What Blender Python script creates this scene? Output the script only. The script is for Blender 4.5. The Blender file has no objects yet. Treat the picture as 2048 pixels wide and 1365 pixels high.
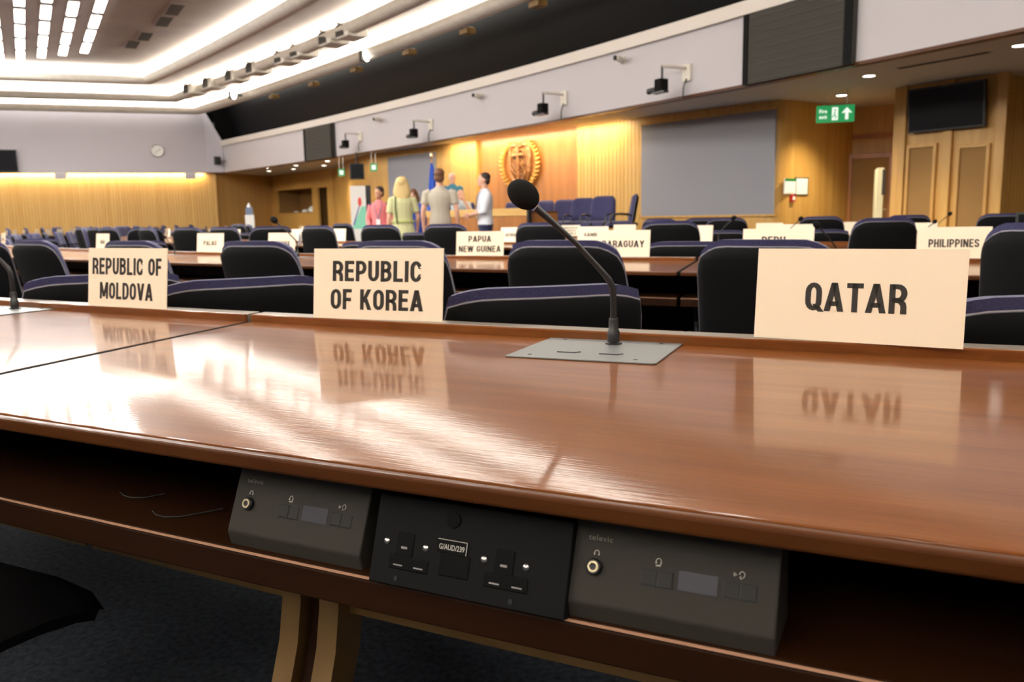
import bpy, bmesh, math, random
import numpy as np
from mathutils import Vector, Matrix
random.seed(7)
S = bpy.context.scene
COL = S.collection
PI = math.pi

# ------------------------------------------------------------------ camera, world, exposure
CAM_F, CAM_P, CAM_R, CAM_H = 1663.0, 0.1478, 0.0182, 1.03      # focal length in pixels of 2048, pitch, roll, height
_f = np.array([0, math.cos(CAM_P), -math.sin(CAM_P)])
_rt = np.array([1., 0, 0]); _up = np.array([0, math.sin(CAM_P), math.cos(CAM_P)])
_c, _s = math.cos(CAM_R), math.sin(CAM_R)
_R = _c * _rt - _s * _up
_U = _s * _rt + _c * _up
cd = bpy.data.cameras.new('camera'); cam = bpy.data.objects.new('camera', cd); COL.objects.link(cam)
cam.matrix_world = Matrix(((_R[0], _U[0], -_f[0], 0), (_R[1], _U[1], -_f[1], 0), (_R[2], _U[2], -_f[2], CAM_H), (0, 0, 0, 1)))
cd.sensor_width = 22.3; cd.lens = CAM_F / 2048 * 22.3; cd.clip_start = 0.02; cd.clip_end = 200
cd.dof.use_dof = True; cd.dof.focus_distance = 1.25; cd.dof.aperture_fstop = 4.8
S.camera = cam
w = bpy.data.worlds.new('World'); S.world = w; w.use_nodes = True
w.node_tree.nodes['Background'].inputs[0].default_value = (0.9, 0.85, 0.8, 1)
w.node_tree.nodes['Background'].inputs[1].default_value = 0.1
vs = S.view_settings
vs.view_transform = 'Standard'; vs.look = 'None'; vs.gamma = 1.0; vs.use_curve_mapping = False
vs.exposure = 0.54
S.cycles.max_bounces = 8; S.cycles.diffuse_bounces = 4; S.cycles.glossy_bounces = 4
S.cycles.sample_clamp_indirect = 6.0; S.cycles.caustics_reflective = False; S.cycles.caustics_refractive = False

# ------------------------------------------------------------------ plan coordinates
CC = np.array([14.0, 29.75])                 # centre of the curved desk rows
AX = np.array([.77, .64]); AX /= np.hypot(*AX)   # towards the podium
LV = np.array([-AX[1], AX[0]])               # towards the left wall of the hall
YAW = math.atan2(LV[1], LV[0]) - PI           # rotation that turns local x to the right along the podium wall


def W(u, v, z=0.0):
    p = CC + u * AX + v * LV
    return Vector((p[0], p[1], z))


def uvof(P):
    q = np.array([P[0], P[1]]) - CC
    return float(q @ AX), float(q @ LV)


def ray(px, py):
    return _f + _R * (px - 1024) / CAM_F - _U * (py - 682.5) / CAM_F


def onz(px, py, z):
    d = ray(px, py); t = (z - CAM_H) / d[2]
    return Vector((d[0] * t, d[1] * t, z))


def ony(px, py, Y):
    d = ray(px, py); t = Y / d[1]
    return Vector((d[0] * t, Y, CAM_H + d[2] * t))


def onu(px, py, u):
    d = ray(px, py)
    t = (u + CC @ AX) / (d[:2] @ AX)
    return Vector((d[0] * t, d[1] * t, CAM_H + d[2] * t))


def onr(px, py, r):
    d = ray(px, py); e = d[:2]
    a = e @ e; b = -2 * e @ CC; c = CC @ CC - r * r
    t = (-b - math.sqrt(max(b * b - 4 * a * c, 0))) / (2 * a)
    return Vector((d[0] * t, d[1] * t, CAM_H + d[2] * t))


def px_of(P):
    d = np.array([P[0], P[1], P[2] - CAM_H]); z = d @ _f
    return (1024 + CAM_F * (d @ _R) / z, 682.5 - CAM_F * (d @ _U) / z) if z > .1 else (-9999, 0)


def polar(r, g, z=0.0):
    return W(-r * math.cos(g), r * math.sin(g), z)


def angof(P):
    u, v = uvof(P)
    return math.atan2(v, -u)


_FV = [24, 19.7, 11.3, 4.26, -4.29, -7.9, -10.2, -14, -18, -24]
_FU = [-16.9, -16.8, -16.75, -17.25, -18.0, -18.6, -19.1, -20.1, -21.4, -24.0]
_FP = np.polyfit(_FV, _FU, 4)


def uf(v):
    return float(np.polyval(_FP, v))


def onfas(px, py, off=0.0):
    d = ray(px, py); lo, hi = 3.0, 60.0
    for _ in range(50):
        t = (lo + hi) / 2; u, v = uvof(d * t)
        if u < uf(v) + off: lo = t
        else: hi = t
    return Vector((d[0] * t, d[1] * t, CAM_H + d[2] * t))


# ------------------------------------------------------------------ materials
def srgb(r, g, b):
    f = lambda c: (c / 255 / 12.92) if c <= 10 else ((c / 255 + .055) / 1.055) ** 2.4
    return (f(r), f(g), f(b), 1)


def mat(name, col, rough=.5, metal=0, coat=0, coat_r=.1, spec=.5, noise=None, bump=None, sheen=0):
    m = bpy.data.materials.new(name); m.use_nodes = True
    nt = m.node_tree; b = nt.nodes['Principled BSDF']
    b.inputs['Base Color'].default_value = col; b.inputs['Roughness'].default_value = rough
    b.inputs['Metallic'].default_value = metal; b.inputs['Specular IOR Level'].default_value = spec
    b.inputs['Coat Weight'].default_value = coat; b.inputs['Coat Roughness'].default_value = coat_r
    b.inputs['Sheen Weight'].default_value = sheen
    if noise or bump:
        tc = nt.nodes.new('ShaderNodeTexCoord')
    if noise:                                   # (scale xyz, colour 2, low, high)
        sc, c2, lo, hi = noise
        mp = nt.nodes.new('ShaderNodeMapping'); mp.inputs['Scale'].default_value = sc
        nz = nt.nodes.new('ShaderNodeTexNoise'); nz.inputs['Scale'].default_value = 1; nz.inputs['Detail'].default_value = 5
        rp = nt.nodes.new('ShaderNodeValToRGB')
        rp.color_ramp.elements[0].position = lo; rp.color_ramp.elements[1].position = hi
        rp.color_ramp.elements[0].color = col; rp.color_ramp.elements[1].color = c2
        nt.links.new(tc.outputs['Object'], mp.inputs[0]); nt.links.new(mp.outputs[0], nz.inputs['Vector'])
        nt.links.new(nz.outputs['Fac'], rp.inputs[0]); nt.links.new(rp.outputs[0], b.inputs['Base Color'])
    if bump:                                    # (scale xyz, strength, distance)
        sc, st, di = bump
        mp = nt.nodes.new('ShaderNodeMapping'); mp.inputs['Scale'].default_value = sc
        nz = nt.nodes.new('ShaderNodeTexNoise'); nz.inputs['Scale'].default_value = 1; nz.inputs['Detail'].default_value = 3
        bp = nt.nodes.new('ShaderNodeBump'); bp.inputs['Strength'].default_value = st; bp.inputs['Distance'].default_value = di
        nt.links.new(tc.outputs['Object'], mp.inputs[0]); nt.links.new(mp.outputs[0], nz.inputs['Vector'])
        nt.links.new(nz.outputs['Fac'], bp.inputs['Height']); nt.links.new(bp.outputs[0], b.inputs['Normal'])
        if coat: nt.links.new(bp.outputs[0], b.inputs['Coat Normal'])
    return m


def emis(name, col, st):
    m = bpy.data.materials.new(name); m.use_nodes = True
    b = m.node_tree.nodes['Principled BSDF']
    b.inputs['Base Color'].default_value = (col[0] * .3, col[1] * .3, col[2] * .3, 1)
    b.inputs['Emission Color'].default_value = col; b.inputs['Emission Strength'].default_value = st
    return m


def tambour(name, c1, c2, pitch, rough=.45):
    """vertical wood boards: tone changes board by board, a groove between boards, grain along z"""
    m = mat(name, c1, rough)
    nt = m.node_tree; b = nt.nodes['Principled BSDF']; N = nt.nodes.new; L = nt.links.new
    tc = N('ShaderNodeTexCoord'); sp = N('ShaderNodeSeparateXYZ'); L(tc.outputs['Object'], sp.inputs[0])
    dv = N('ShaderNodeMath'); dv.operation = 'DIVIDE'; dv.inputs[1].default_value = pitch; L(sp.outputs['X'], dv.inputs[0])
    fl = N('ShaderNodeMath'); fl.operation = 'FLOOR'; L(dv.outputs[0], fl.inputs[0])
    fr = N('ShaderNodeMath'); fr.operation = 'FRACT'; L(dv.outputs[0], fr.inputs[0])
    wn = N('ShaderNodeTexWhiteNoise'); wn.noise_dimensions = '1D'; L(fl.outputs[0], wn.inputs['W'])
    mp = N('ShaderNodeMapping'); mp.inputs['Scale'].default_value = (14, 14, .7); L(tc.outputs['Object'], mp.inputs[0])
    nz = N('ShaderNodeTexNoise'); nz.inputs['Scale'].default_value = 1; nz.inputs['Detail'].default_value = 4; L(mp.outputs[0], nz.inputs['Vector'])
    ad = N('ShaderNodeMath'); ad.operation = 'MULTIPLY_ADD'; ad.inputs[1].default_value = .5; L(wn.outputs['Value'], ad.inputs[0]); L(nz.outputs['Fac'], ad.inputs[2])
    sb = N('ShaderNodeMath'); sb.operation = 'SUBTRACT'; sb.inputs[1].default_value = .28; L(ad.outputs[0], sb.inputs[0])
    mx = N('ShaderNodeMix'); mx.data_type = 'RGBA'; mx.inputs[6].default_value = c1; mx.inputs[7].default_value = c2
    L(sb.outputs[0], mx.inputs[0]); L(mx.outputs[2], b.inputs['Base Color'])
    pg = N('ShaderNodeMath'); pg.operation = 'PINGPONG'; pg.inputs[1].default_value = .5; L(fr.outputs[0], pg.inputs[0])
    mr = N('ShaderNodeMapRange'); mr.inputs[1].default_value = 0; mr.inputs[2].default_value = .14; L(pg.outputs[0], mr.inputs[0])
    bp = N('ShaderNodeBump'); bp.inputs['Strength'].default_value = .9; bp.inputs['Distance'].default_value = .02
    L(mr.outputs[0], bp.inputs['Height']); L(bp.outputs[0], b.inputs['Normal'])
    return m


M = {}
M['carpet'] = mat('navy carpet', (.03, .038, .05, 1), .95, noise=((60, 60, 60), (.07, .082, .10, 1), .3, .7), bump=((300, 300, 300), .5, .01), spec=.1)
M['lavender'] = mat('grey lavender plaster', srgb(194, 189, 196), .8)
M['fascia'] = mat('pale lavender panel', srgb(194, 189, 192), .75)
M['lip'] = mat('pale fascia rail', srgb(214, 205, 196), .6)
M['soffit'] = mat('grey beige soffit', srgb(212, 208, 206), .7)
M['ceil'] = mat('taupe ceiling plaster', srgb(172, 158, 150), .8, noise=((1.2, 1.2, 1.2), srgb(160, 148, 143), .35, .7))
M['white'] = mat('off white plaster', srgb(228, 222, 210), .75, noise=((6, 6, 6), srgb(215, 208, 196), .3, .7))
M['golden'] = tambour('golden wood boards', (.55, .30, .07, 1), (.66, .40, .12, 1), .11)
M['goldflat'] = mat('golden wood veneer', (.52, .27, .06, 1), .4, noise=((9, 9, .8), (.64, .37, .10, 1), .3, .7))
M['redwood'] = mat('reddish wood veneer', (.36, .13, .03, 1), .35, noise=((7, 7, .6), (.47, .19, .05, 1), .3, .7))
M['brownpanel'] = mat('brown fabric panel', srgb(150, 112, 62), .85)
M['screen'] = mat('grey projection screen', srgb(141, 140, 147), .85)
M['black'] = mat('black plastic', (.012, .012, .013, 1), .35)
M['matblack'] = mat('matt black foam', (.010, .0095, .009, 1), .95, spec=.15, bump=((900, 900, 900), .6, .002))
M['booth'] = mat('dark booth lining', (.006, .0056, .005, 1), .9, spec=.04)
M['glass'] = mat('dark tinted glass', (.004, .004, .0045, 1), .35, spec=.06)
M['grille'] = mat('dark speaker cloth', srgb(60, 57, 52), .85)
M['grilleslat'] = mat('dark slat', srgb(74, 70, 62), .8)
M['shell'] = mat('black chair shell', (.0035, .0035, .004, 1), .8, spec=.15)
M['navy'] = mat('navy chair fabric', srgb(54, 52, 86), .9, sheen=.2, noise=((160, 160, 160), srgb(70, 68, 104), .3, .7), spec=.2)
M['piping'] = mat('grey piping', srgb(128, 124, 132), .7)
M['chrome'] = mat('brushed steel', (.62, .6, .57, 1), .3, metal=1)
M['placard'] = mat('cream placard board', srgb(251, 235, 208), .32, spec=.4)
M['ink'] = mat('black lettering', (.018, .014, .008, 1), .5)
M['plate'] = mat('grey anodised plate', (.2, .205, .195, 1), .45, metal=.5)
M['console'] = mat('charcoal console plastic', (.040, .037, .031, 1), .6, spec=.15, bump=((1500, 1500, 1500), .15, .001))
M['socket'] = mat('dark grey powder coat', (.008, .0081, .0086, 1), .7, spec=.12)
M['outlet'] = mat('black outlet plastic', (.004, .004, .004, 1), .6, spec=.1)
M['key'] = mat('console key plastic', (.032, .031, .028, 1), .6, spec=.2)
M['lcd'] = mat('grey blue display', (.05, .05, .062, 1), .35, spec=.3)
M['mark'] = mat('pale printed marking', srgb(200, 196, 186), .6)
M['dimmark'] = mat('dim printed marking', srgb(120, 114, 104), .6)
M['brass'] = mat('pale brass ring', (.86, .74, .48, 1), .25, metal=.9)
M['paper'] = mat('white card', srgb(236, 236, 232), .7)
M['green'] = mat('exit sign green', srgb(20, 120, 60), .4)
M['white_em'] = emis('lit sign white', (.9, 1, .85, 1), .7)
M['green_em'] = emis('lit sign green', (.02, .34, .10, 1), .55)
M['red'] = mat('call point red', srgb(190, 30, 24), .4)
M['wood_light'] = mat('light oak front', (.62, .36, .10, 1), .4, noise=((1.5, 9, 9), (.72, .45, .15, 1), .3, .7))
M['paledoor'] = mat('pale door edge', srgb(226, 224, 190), .5)
M['blueflag'] = mat('blue flag cloth', srgb(50, 92, 200), .8)
M['tv'] = mat('switched off screen', (.008, .008, .011, 1), .3, spec=.12)
M['strip'] = emis('cove lamp strip', (1, .94, .84, 1), 7.5)
M['strip_fill'] = emis('boosted unseen cove strip', (1, .94, .84, 1), 17)  # unseen cove run, made brighter to light the placards from the front
M['lamp'] = emis('ceiling lamp diffuser', (1, .97, .92, 1), 15)
M['down'] = emis('downlight lens', (1, .93, .82, 1), 9)
M['washlamp'] = emis('wash lamp', (1, .80, .45, 1), 10)


def desk_wood(name, c1, c2, rough, coat, spec=.55):
    m = mat(name, c1, rough, coat=coat, coat_r=.062, spec=spec)
    nt = m.node_tree; b = nt.nodes['Principled BSDF']; N = nt.nodes.new; L = nt.links.new
    tc = N('ShaderNodeTexCoord')
    mp = N('ShaderNodeMapping'); mp.inputs['Scale'].default_value = (1.6, 22, 8); L(tc.outputs['Object'], mp.inputs[0])
    nz = N('ShaderNodeTexNoise'); nz.inputs['Scale'].default_value = 1; nz.inputs['Detail'].default_value = 6; nz.inputs['Distortion'].default_value = .5; L(mp.outputs[0], nz.inputs['Vector'])
    mp2 = N('ShaderNodeMapping'); mp2.inputs['Scale'].default_value = (9, 240, 60); L(tc.outputs['Object'], mp2.inputs[0])
    n2 = N('ShaderNodeTexNoise'); n2.inputs['Scale'].default_value = 1; n2.inputs['Detail'].default_value = 4; L(mp2.outputs[0], n2.inputs['Vector'])
    rp = N('ShaderNodeValToRGB'); rp.color_ramp.elements[0].position = .3; rp.color_ramp.elements[1].position = .72
    rp.color_ramp.elements[0].color = c1; rp.color_ramp.elements[1].color = c2
    ad = N('ShaderNodeMath'); ad.operation = 'MULTIPLY_ADD'; ad.inputs[1].default_value = .35; L(n2.outputs['Fac'], ad.inputs[0])
    s = N('ShaderNodeMath'); s.operation = 'MULTIPLY'; s.inputs[1].default_value = .68; L(nz.outputs['Fac'], s.inputs[0]); L(s.outputs[0], ad.inputs[2])
    L(ad.outputs[0], rp.inputs[0]); L(rp.outputs[0], b.inputs['Base Color'])
    bp = N('ShaderNodeBump'); bp.inputs['Strength'].default_value = .10; bp.inputs['Distance'].default_value = .002
    L(n2.outputs['Fac'], bp.inputs['Height']); L(bp.outputs[0], b.inputs['Normal'])
    bp2 = N('ShaderNodeBump'); bp2.inputs['Strength'].default_value = .03; bp2.inputs['Distance'].default_value = .002
    L(n2.outputs['Fac'], bp2.inputs['Height']); L(bp2.outputs[0], b.inputs['Coat Normal'])
    return m


M['desk'] = desk_wood('polished mahogany top', (.13, .037, .007, 1), (.23, .077, .016, 1), .30, .65, .06)
M['deskedge'] = desk_wood('worn mahogany edge', (.062, .017, .0032, 1), (.108, .035, .0065, 1), .4, .1, .2)
M['deskunder'] = desk_wood('shelf wood with painted shade', (.016, .0054, .0014, 1), (.028, .0098, .003, 1), .5, 0, .12)  # darkened desk wood: shade below the tabletop is put into the colour
M['legwood'] = mat('golden brown leg wood', (.22, .12, .035, 1), .5, noise=((9, 9, 1.5), (.28, .16, .05, 1), .3, .7))
M['edge_glint'] = mat('painted edge highlight', srgb(196, 150, 120), .5)  # pale colour standing for light caught by the rounded shelf edge


# ------------------------------------------------------------------ mesh builder
class MB:
    def __init__(s): s.v = []; s.f = []; s.m = []; s.cur = 0; s.T = Matrix.Identity(4)

    def mat(s, i): s.cur = i; return s

    def at(s, T): s.T = T; return s

    def add(s, vs, fs):
        o = len(s.v)
        s.v += [tuple(s.T @ Vector(p)) for p in vs]
        s.f += [tuple(i + o for i in f) for f in fs]; s.m += [s.cur] * len(fs)
        return s

    def box(s, x0, x1, y0, y1, z0, z1):
        return s.add([(x0, y0, z0), (x1, y0, z0), (x1, y1, z0), (x0, y1, z0), (x0, y0, z1), (x1, y0, z1), (x1, y1, z1), (x0, y1, z1)],
                     [(3, 2, 1, 0), (4, 5, 6, 7), (0, 1, 5, 4), (1, 2, 6, 5), (2, 3, 7, 6), (3, 0, 4, 7)])

    def loft(s, rings, cap=True, close=False):
        n = len(rings[0]); vs = [p for r in rings for p in r]; fs = []
        k = len(rings)
        for i in range(k if close else k - 1):
            a = i * n; b = ((i + 1) % k) * n
            for j in range(n):
                fs.append((a + j, a + (j + 1) % n, b + (j + 1) % n, b + j))
        if cap and not close:
            fs.append(tuple(range(n - 1, -1, -1))); fs.append(tuple(range((k - 1) * n, k * n)))
        return s.add(vs, fs)

    def tube(s, path, rad, n=10, cap=True, flat=1.0, closed=False):
        P = [Vector(p) for p in path]; R = rad if isinstance(rad, (list, tuple)) else [rad] * len(P)
        rings = []; up = None
        for i, p in enumerate(P):
            if closed: t = P[(i + 1) % len(P)] - P[i - 1]
            else: t = (P[min(i + 1, len(P) - 1)] - P[max(i - 1, 0)])
            t = t.normalized() if t.length > 1e-9 else Vector((0, 0, 1))
            if up is None:
                up = Vector((0, 0, 1)) if abs(t.z) < .9 else Vector((0, 1, 0))
            a = t.cross(up)
            if a.length < 1e-6: a = t.orthogonal()
            a.normalize(); b = a.cross(t).normalized(); up = b
            rings.append([p + (a * math.cos(2 * PI * k / n) + b * math.sin(2 * PI * k / n) * flat) * R[i] for k in range(n)])
        return s.loft(rings, cap, closed)

    def lathe(s, prof, n=20, c=(0, 0, 0)):
        rings = [[(c[0] + r * math.cos(2 * PI * k / n), c[1] + r * math.sin(2 * PI * k / n), c[2] + z) for k in range(n)] for r, z in prof]
        return s.loft(rings)

    def ringlathe(s, prof, n=24, c=(0, 0, 0)):
        rings = [[(c[0] + r * math.cos(2 * PI * k / n), c[1] + r * math.sin(2 * PI * k / n), c[2] + z) for k in range(n)] for r, z in prof]
        return s.loft(rings, False, True)

    def ell(s, c, r, n=12, k=8, T=None):
        """ellipsoid"""
        c = Vector(c); rings = []
        for i in range(1, k):
            a = PI * i / k
            ring = [Vector((r[0] * math.sin(a) * math.cos(2 * PI * j / n), r[1] * math.sin(a) * math.sin(2 * PI * j / n), -r[2] * math.cos(a))) for j in range(n)]
            if T is not None: ring = [T @ p for p in ring]
            rings.append([c + p for p in ring])
        return s.loft(rings)

    def prism(s, poly, z0, z1):
        n = len(poly)
        return s.add([(x, y, z0) for x, y in poly] + [(x, y, z1) for x, y in poly],
                     [tuple(range(n - 1, -1, -1)), tuple(range(n, 2 * n))] + [(i, (i + 1) % n, n + (i + 1) % n, n + i) for i in range(n)])

    def strip(s, path, prof, close=False):
        """sweep a closed cross-section PROF [(offset, z)] along a plan path of (point2d, normal2d)"""
        rings = [[(p[0] + nn[0] * o, p[1] + nn[1] * o, z) for o, z in prof] for p, nn in path]
        return s.loft(rings, True, close)

    def pillow(s, pt, t0, t1, nu=12, nv=10, p=4.0):
        """padded slab: pt(a, b) -> (centre, normal) for a, b in -1..1; t0 depth behind, t1 depth in front"""
        def th(a, b): return max(0.0, 1 - max(abs(a), abs(b)) ** p) ** .5
        g = []
        for side, t in ((1, t1), (-1, t0)):
            for i in range(nu + 1):
                for j in range(nv + 1):
                    a = math.sin((i / nu - .5) * PI); b = math.sin((j / nv - .5) * PI)
                    c, n = pt(a, b); g.append(Vector(c) + Vector(n) * (side * t * th(a, b)))
        k = (nu + 1) * (nv + 1); fs = []
        for i in range(nu):
            for j in range(nv):
                q = [i * (nv + 1) + j, (i + 1) * (nv + 1) + j, (i + 1) * (nv + 1) + j + 1, i * (nv + 1) + j + 1]
                fs.append(tuple(q)); fs.append(tuple(k + x for x in reversed(q)))
        return s.add(g, fs)

    def build(s, name, mats, parent=None, smooth=False, bevel=0, loc=None, rot=None, seg=2, merge=True):
        me = bpy.data.meshes.new(name)
        me.from_pydata(s.v, [], s.f)
        for m in (mats if isinstance(mats, (list, tuple)) else [mats]): me.materials.append(m)
        me.polygons.foreach_set('material_index', s.m)
        bm = bmesh.new(); bm.from_mesh(me)
        if merge: bmesh.ops.remove_doubles(bm, verts=bm.verts, dist=1e-5)
        bmesh.ops.recalc_face_normals(bm, faces=bm.faces)
        bm.to_mesh(me); bm.free()
        if smooth:
            me.polygons.foreach_set('use_smooth', [True] * len(me.polygons))
            me.set_sharp_from_angle(angle=math.radians(smooth if smooth is not True else 40))
        o = bpy.data.objects.new(name, me); COL.objects.link(o)
        if parent is not None: o.parent = parent
        if loc is not None: o.location = loc
        if rot is not None: o.rotation_euler = rot
        if bevel:
            b = o.modifiers.new('bevel', 'BEVEL'); b.width = bevel; b.segments = seg; b.limit_method = 'ANGLE'
        return o


def tag(o, label, cat, group=None, kind=None):
    o['label'] = label; o['category'] = cat
    if group: o['group'] = group
    if kind: o['kind'] = kind
    return o


def thing(name, label, cat, loc=(0, 0, 0), rot=0, group=None):
    o = bpy.data.objects.new(name, None); COL.objects.link(o); o.empty_display_size = .1
    o.location = loc
    if isinstance(rot, (int, float)): o.rotation_euler = (0, 0, rot)
    else: o.rotation_euler = rot
    return tag(o, label, cat, group)


def structure(o):
    o['kind'] = 'structure'; return o


def kids(o): return [c for c in COL.objects if c.parent is o]


_KID = {}


def dup(root, loc=None, rot=None, label=None, group=None):
    """copy of a thing with its parts and their sub-parts"""
    r = root.copy(); COL.objects.link(r)
    if loc is not None: r.location = loc
    if rot is not None: r.rotation_euler = rot if not isinstance(rot, (int, float)) else (0, 0, rot)
    if label: r['label'] = label
    if group: r['group'] = group
    if root.name not in _KID: _KID[root.name] = [(c, kids(c)) for c in kids(root)]
    for ch, sub in _KID[root.name]:
        c = ch.copy(); COL.objects.link(c); c.parent = r
        for g in sub:
            d = g.copy(); COL.objects.link(d); d.parent = c
    return r


_FONT = {}


def text_mesh(txt, size, bold=.0, sx=1.0, space=1.0, extrude=.0):
    """lettering as mesh data in the x-y plane, centred on the origin"""
    cu = bpy.data.curves.new('lettering', 'FONT'); cu.body = txt; cu.size = size
    cu.align_x = 'CENTER'; cu.align_y = 'CENTER'; cu.offset = bold * size; cu.space_character = space; cu.extrude = extrude
    cu.resolution_u = 3
    o = bpy.data.objects.new('lettering', cu); COL.objects.link(o)
    bpy.context.view_layer.update()
    me = bpy.data.meshes.new_from_object(o.evaluated_get(bpy.context.evaluated_depsgraph_get()))
    bpy.data.objects.remove(o); bpy.data.curves.remove(cu)
    for v in me.vertices: v.co.x *= sx
    return me


def lettering(name, lines, h, m, parent, bold=.02, sx=.72, gap=1.5, T=Matrix.Identity(4), space=1.0, maxw=None, fitw=None):
    """lines of capitals of height H, in the parent's x-z plane (front = -y)"""
    bm = bmesh.new(); size = h / .7
    for i, t in enumerate(lines):
        me = text_mesh(t, size, bold, sx, space)
        xs = [v.co.x for v in me.vertices]; ys = [v.co.y for v in me.vertices]
        if not xs: continue
        cx = (min(xs) + max(xs)) / 2; cy = (min(ys) + max(ys)) / 2
        k = 1.0
        if maxw and max(xs) - min(xs) > maxw: k = maxw / (max(xs) - min(xs))
        if fitw: k = fitw[i] / (max(xs) - min(xs))
        z = ((len(lines) - 1) / 2 - i) * h * gap
        for v in me.vertices:
            v.co = T @ Vector(((v.co.x - cx) * k, 0, v.co.y - cy + z))
        bm.from_mesh(me); bpy.data.meshes.remove(me)
    me = bpy.data.meshes.new(name); bm.to_mesh(me); bm.free(); me.materials.append(m)
    o = bpy.data.objects.new(name, me); COL.objects.link(o); o.parent = parent
    return o


# condensed bold capitals drawn as strokes: glyph -> (width, pieces); height 1
def _arc(cx, cy, rx, ry, a0, a1, n=8): return [(cx + rx * math.cos(a0 + (a1 - a0) * i / n), cy + ry * math.sin(a0 + (a1 - a0) * i / n)) for i in range(n + 1)]


def glyph(ch, t=.19):
    h = t / 2; w = .54; S = []; Hq = []                      # strokes (path, closed) and slanted bars (x0, y0, x1, y1)
    L, R_, T, B = h, w - h, 1 - h * .9, h * .9; q = PI / 2
    rx = (w - t) / 2; ry = .25; cx = w / 2
    if ch == 'I': w = t; S = [([(h, 0), (h, 1)], 0)]
    elif ch == 'L': w = .47; S = [([(L, 1), (L, B), (w, B)], 0)]
    elif ch == 'E': w = .48; S = [([(w, T), (L, T), (L, B), (w, B)], 0), ([(L, .515), (w * .93, .515)], 0)]
    elif ch == 'F': w = .46; S = [([(w, T), (L, T), (L, 0)], 0), ([(L, .49), (w * .92, .49)], 0)]
    elif ch == 'T': w = .52; S = [([(0, T), (w, T)], 0), ([(w / 2, 1), (w / 2, 0)], 0)]
    elif ch == 'H': S = [([(L, 0), (L, 1)], 0), ([(R_, 0), (R_, 1)], 0), ([(L, .5), (R_, .5)], 0)]
    elif ch == 'N': w = .58; S = [([(L, 0), (L, 1)], 0), ([(w - h, 0), (w - h, 1)], 0)]; Hq = [(L, 1, w - h, 0)]
    elif ch == 'M': w = .74; S = [([(L, 0), (L, 1)], 0), ([(w - h, 0), (w - h, 1)], 0)]; Hq = [(L + .01, 1, w / 2, .12), (w / 2, .12, w - h - .01, 1)]
    elif ch == 'A': w = .62; Hq = [(h, 0, w / 2, 1), (w - h, 0, w / 2, 1)]; S = [([(w * .25, .27), (w * .75, .27)], 0)]
    elif ch == 'V': w = .60; Hq = [(h, 1, w / 2, 0), (w - h, 1, w / 2, 0)]
    elif ch == 'W': w = .86; Hq = [(h, 1, w * .29, 0), (w * .29, 0, w / 2, 1), (w / 2, 1, w * .71, 0), (w * .71, 0, w - h, 1)]
    elif ch == 'Y': w = .58; Hq = [(h, 1, w / 2, .42), (w - h, 1, w / 2, .42)]; S = [([(w / 2, .5), (w / 2, 0)], 0)]
    elif ch == 'K': w = .57; S = [([(L, 0), (L, 1)], 0)]; Hq = [(L + h * .6, .36, w - h * 1.2, 1), (L + h * 1.9, .55, w - h * 1.05, 0)]
    elif ch in 'OQ':
        S = [(_arc(cx, 1 - h - ry, rx, ry, 0, PI) + _arc(cx, h + ry, rx, ry, PI, 2 * PI), 1)]
        if ch == 'Q': Hq = [(w * .62, .24, w * .98, -.03)]
    elif ch == 'C': S = [([(R_, .66)] + _arc(cx, 1 - h - ry, rx, ry, 0, PI) + _arc(cx, h + ry, rx, ry, PI, 2 * PI) + [(R_, .34)], 0)]
    elif ch == 'G': S = [([(R_, .68)] + _arc(cx, 1 - h - ry, rx, ry, 0, PI) + _arc(cx, h + ry, rx, ry, PI, 2 * PI) + [(R_, .46), (w * .5, .46)], 0)]
    elif ch == 'D': S = [([(L, T)] + _arc(w * .42, T - .28, R_ - w * .42, .28, q, 0) + _arc(w * .42, B + .28, R_ - w * .42, .28, 0, -q) + [(L, B)], 1)]
    elif ch in 'PR':
        y0 = .43 if ch == 'P' else .46; r_ = (T - y0) / 2
        S = [([(L, 0), (L, 1)], 0), ([(L, T)] + _arc(w * .48, T - r_, R_ - w * .48, r_, q, -q, 10) + [(L, y0)], 0)]
        if ch == 'R': S.append(([(w * .4, y0), (w * .6, y0 - .02), (R_ - .03, y0 - .12), (R_ - .005, y0 - .22), (R_, 0)], 0))
    elif ch == 'B':
        r1 = (T - .53) / 2; r2 = (.53 - B) / 2
        S = [([(L, 0), (L, 1)], 0), ([(L, T)] + _arc(w * .46, T - r1, R_ - .02 - w * .46, r1, q, -q, 8) + [(L, .53)], 0), ([(L, .53)] + _arc(w * .48, .53 - r2, R_ - w * .48, r2, q, -q, 8) + [(L, B)], 0)]
    elif ch == 'U': S = [([(L, 1)] + _arc(cx, h + ry, rx, ry, PI, 2 * PI, 10) + [(R_, 1)], 0)]
    elif ch == 'S': S = [([(R_, .70)] + _arc(cx, 1 - h - .2, rx, .2, 0, PI, 8) + [(L + .03, .60), (cx, .505), (R_ - .03, .40)] + _arc(cx, h + .2, rx, .2, 0, -PI, 8) + [(L, .30)], 0)]
    elif ch == "'": w = t; S = [([(h, .68), (h, 1)], 0)]
    else: w = .26
    return w, S, Hq


def caps_width(txt, t=.19, sp=.085): return sum(glyph(ch, t)[0] + sp for ch in txt) - sp


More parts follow.
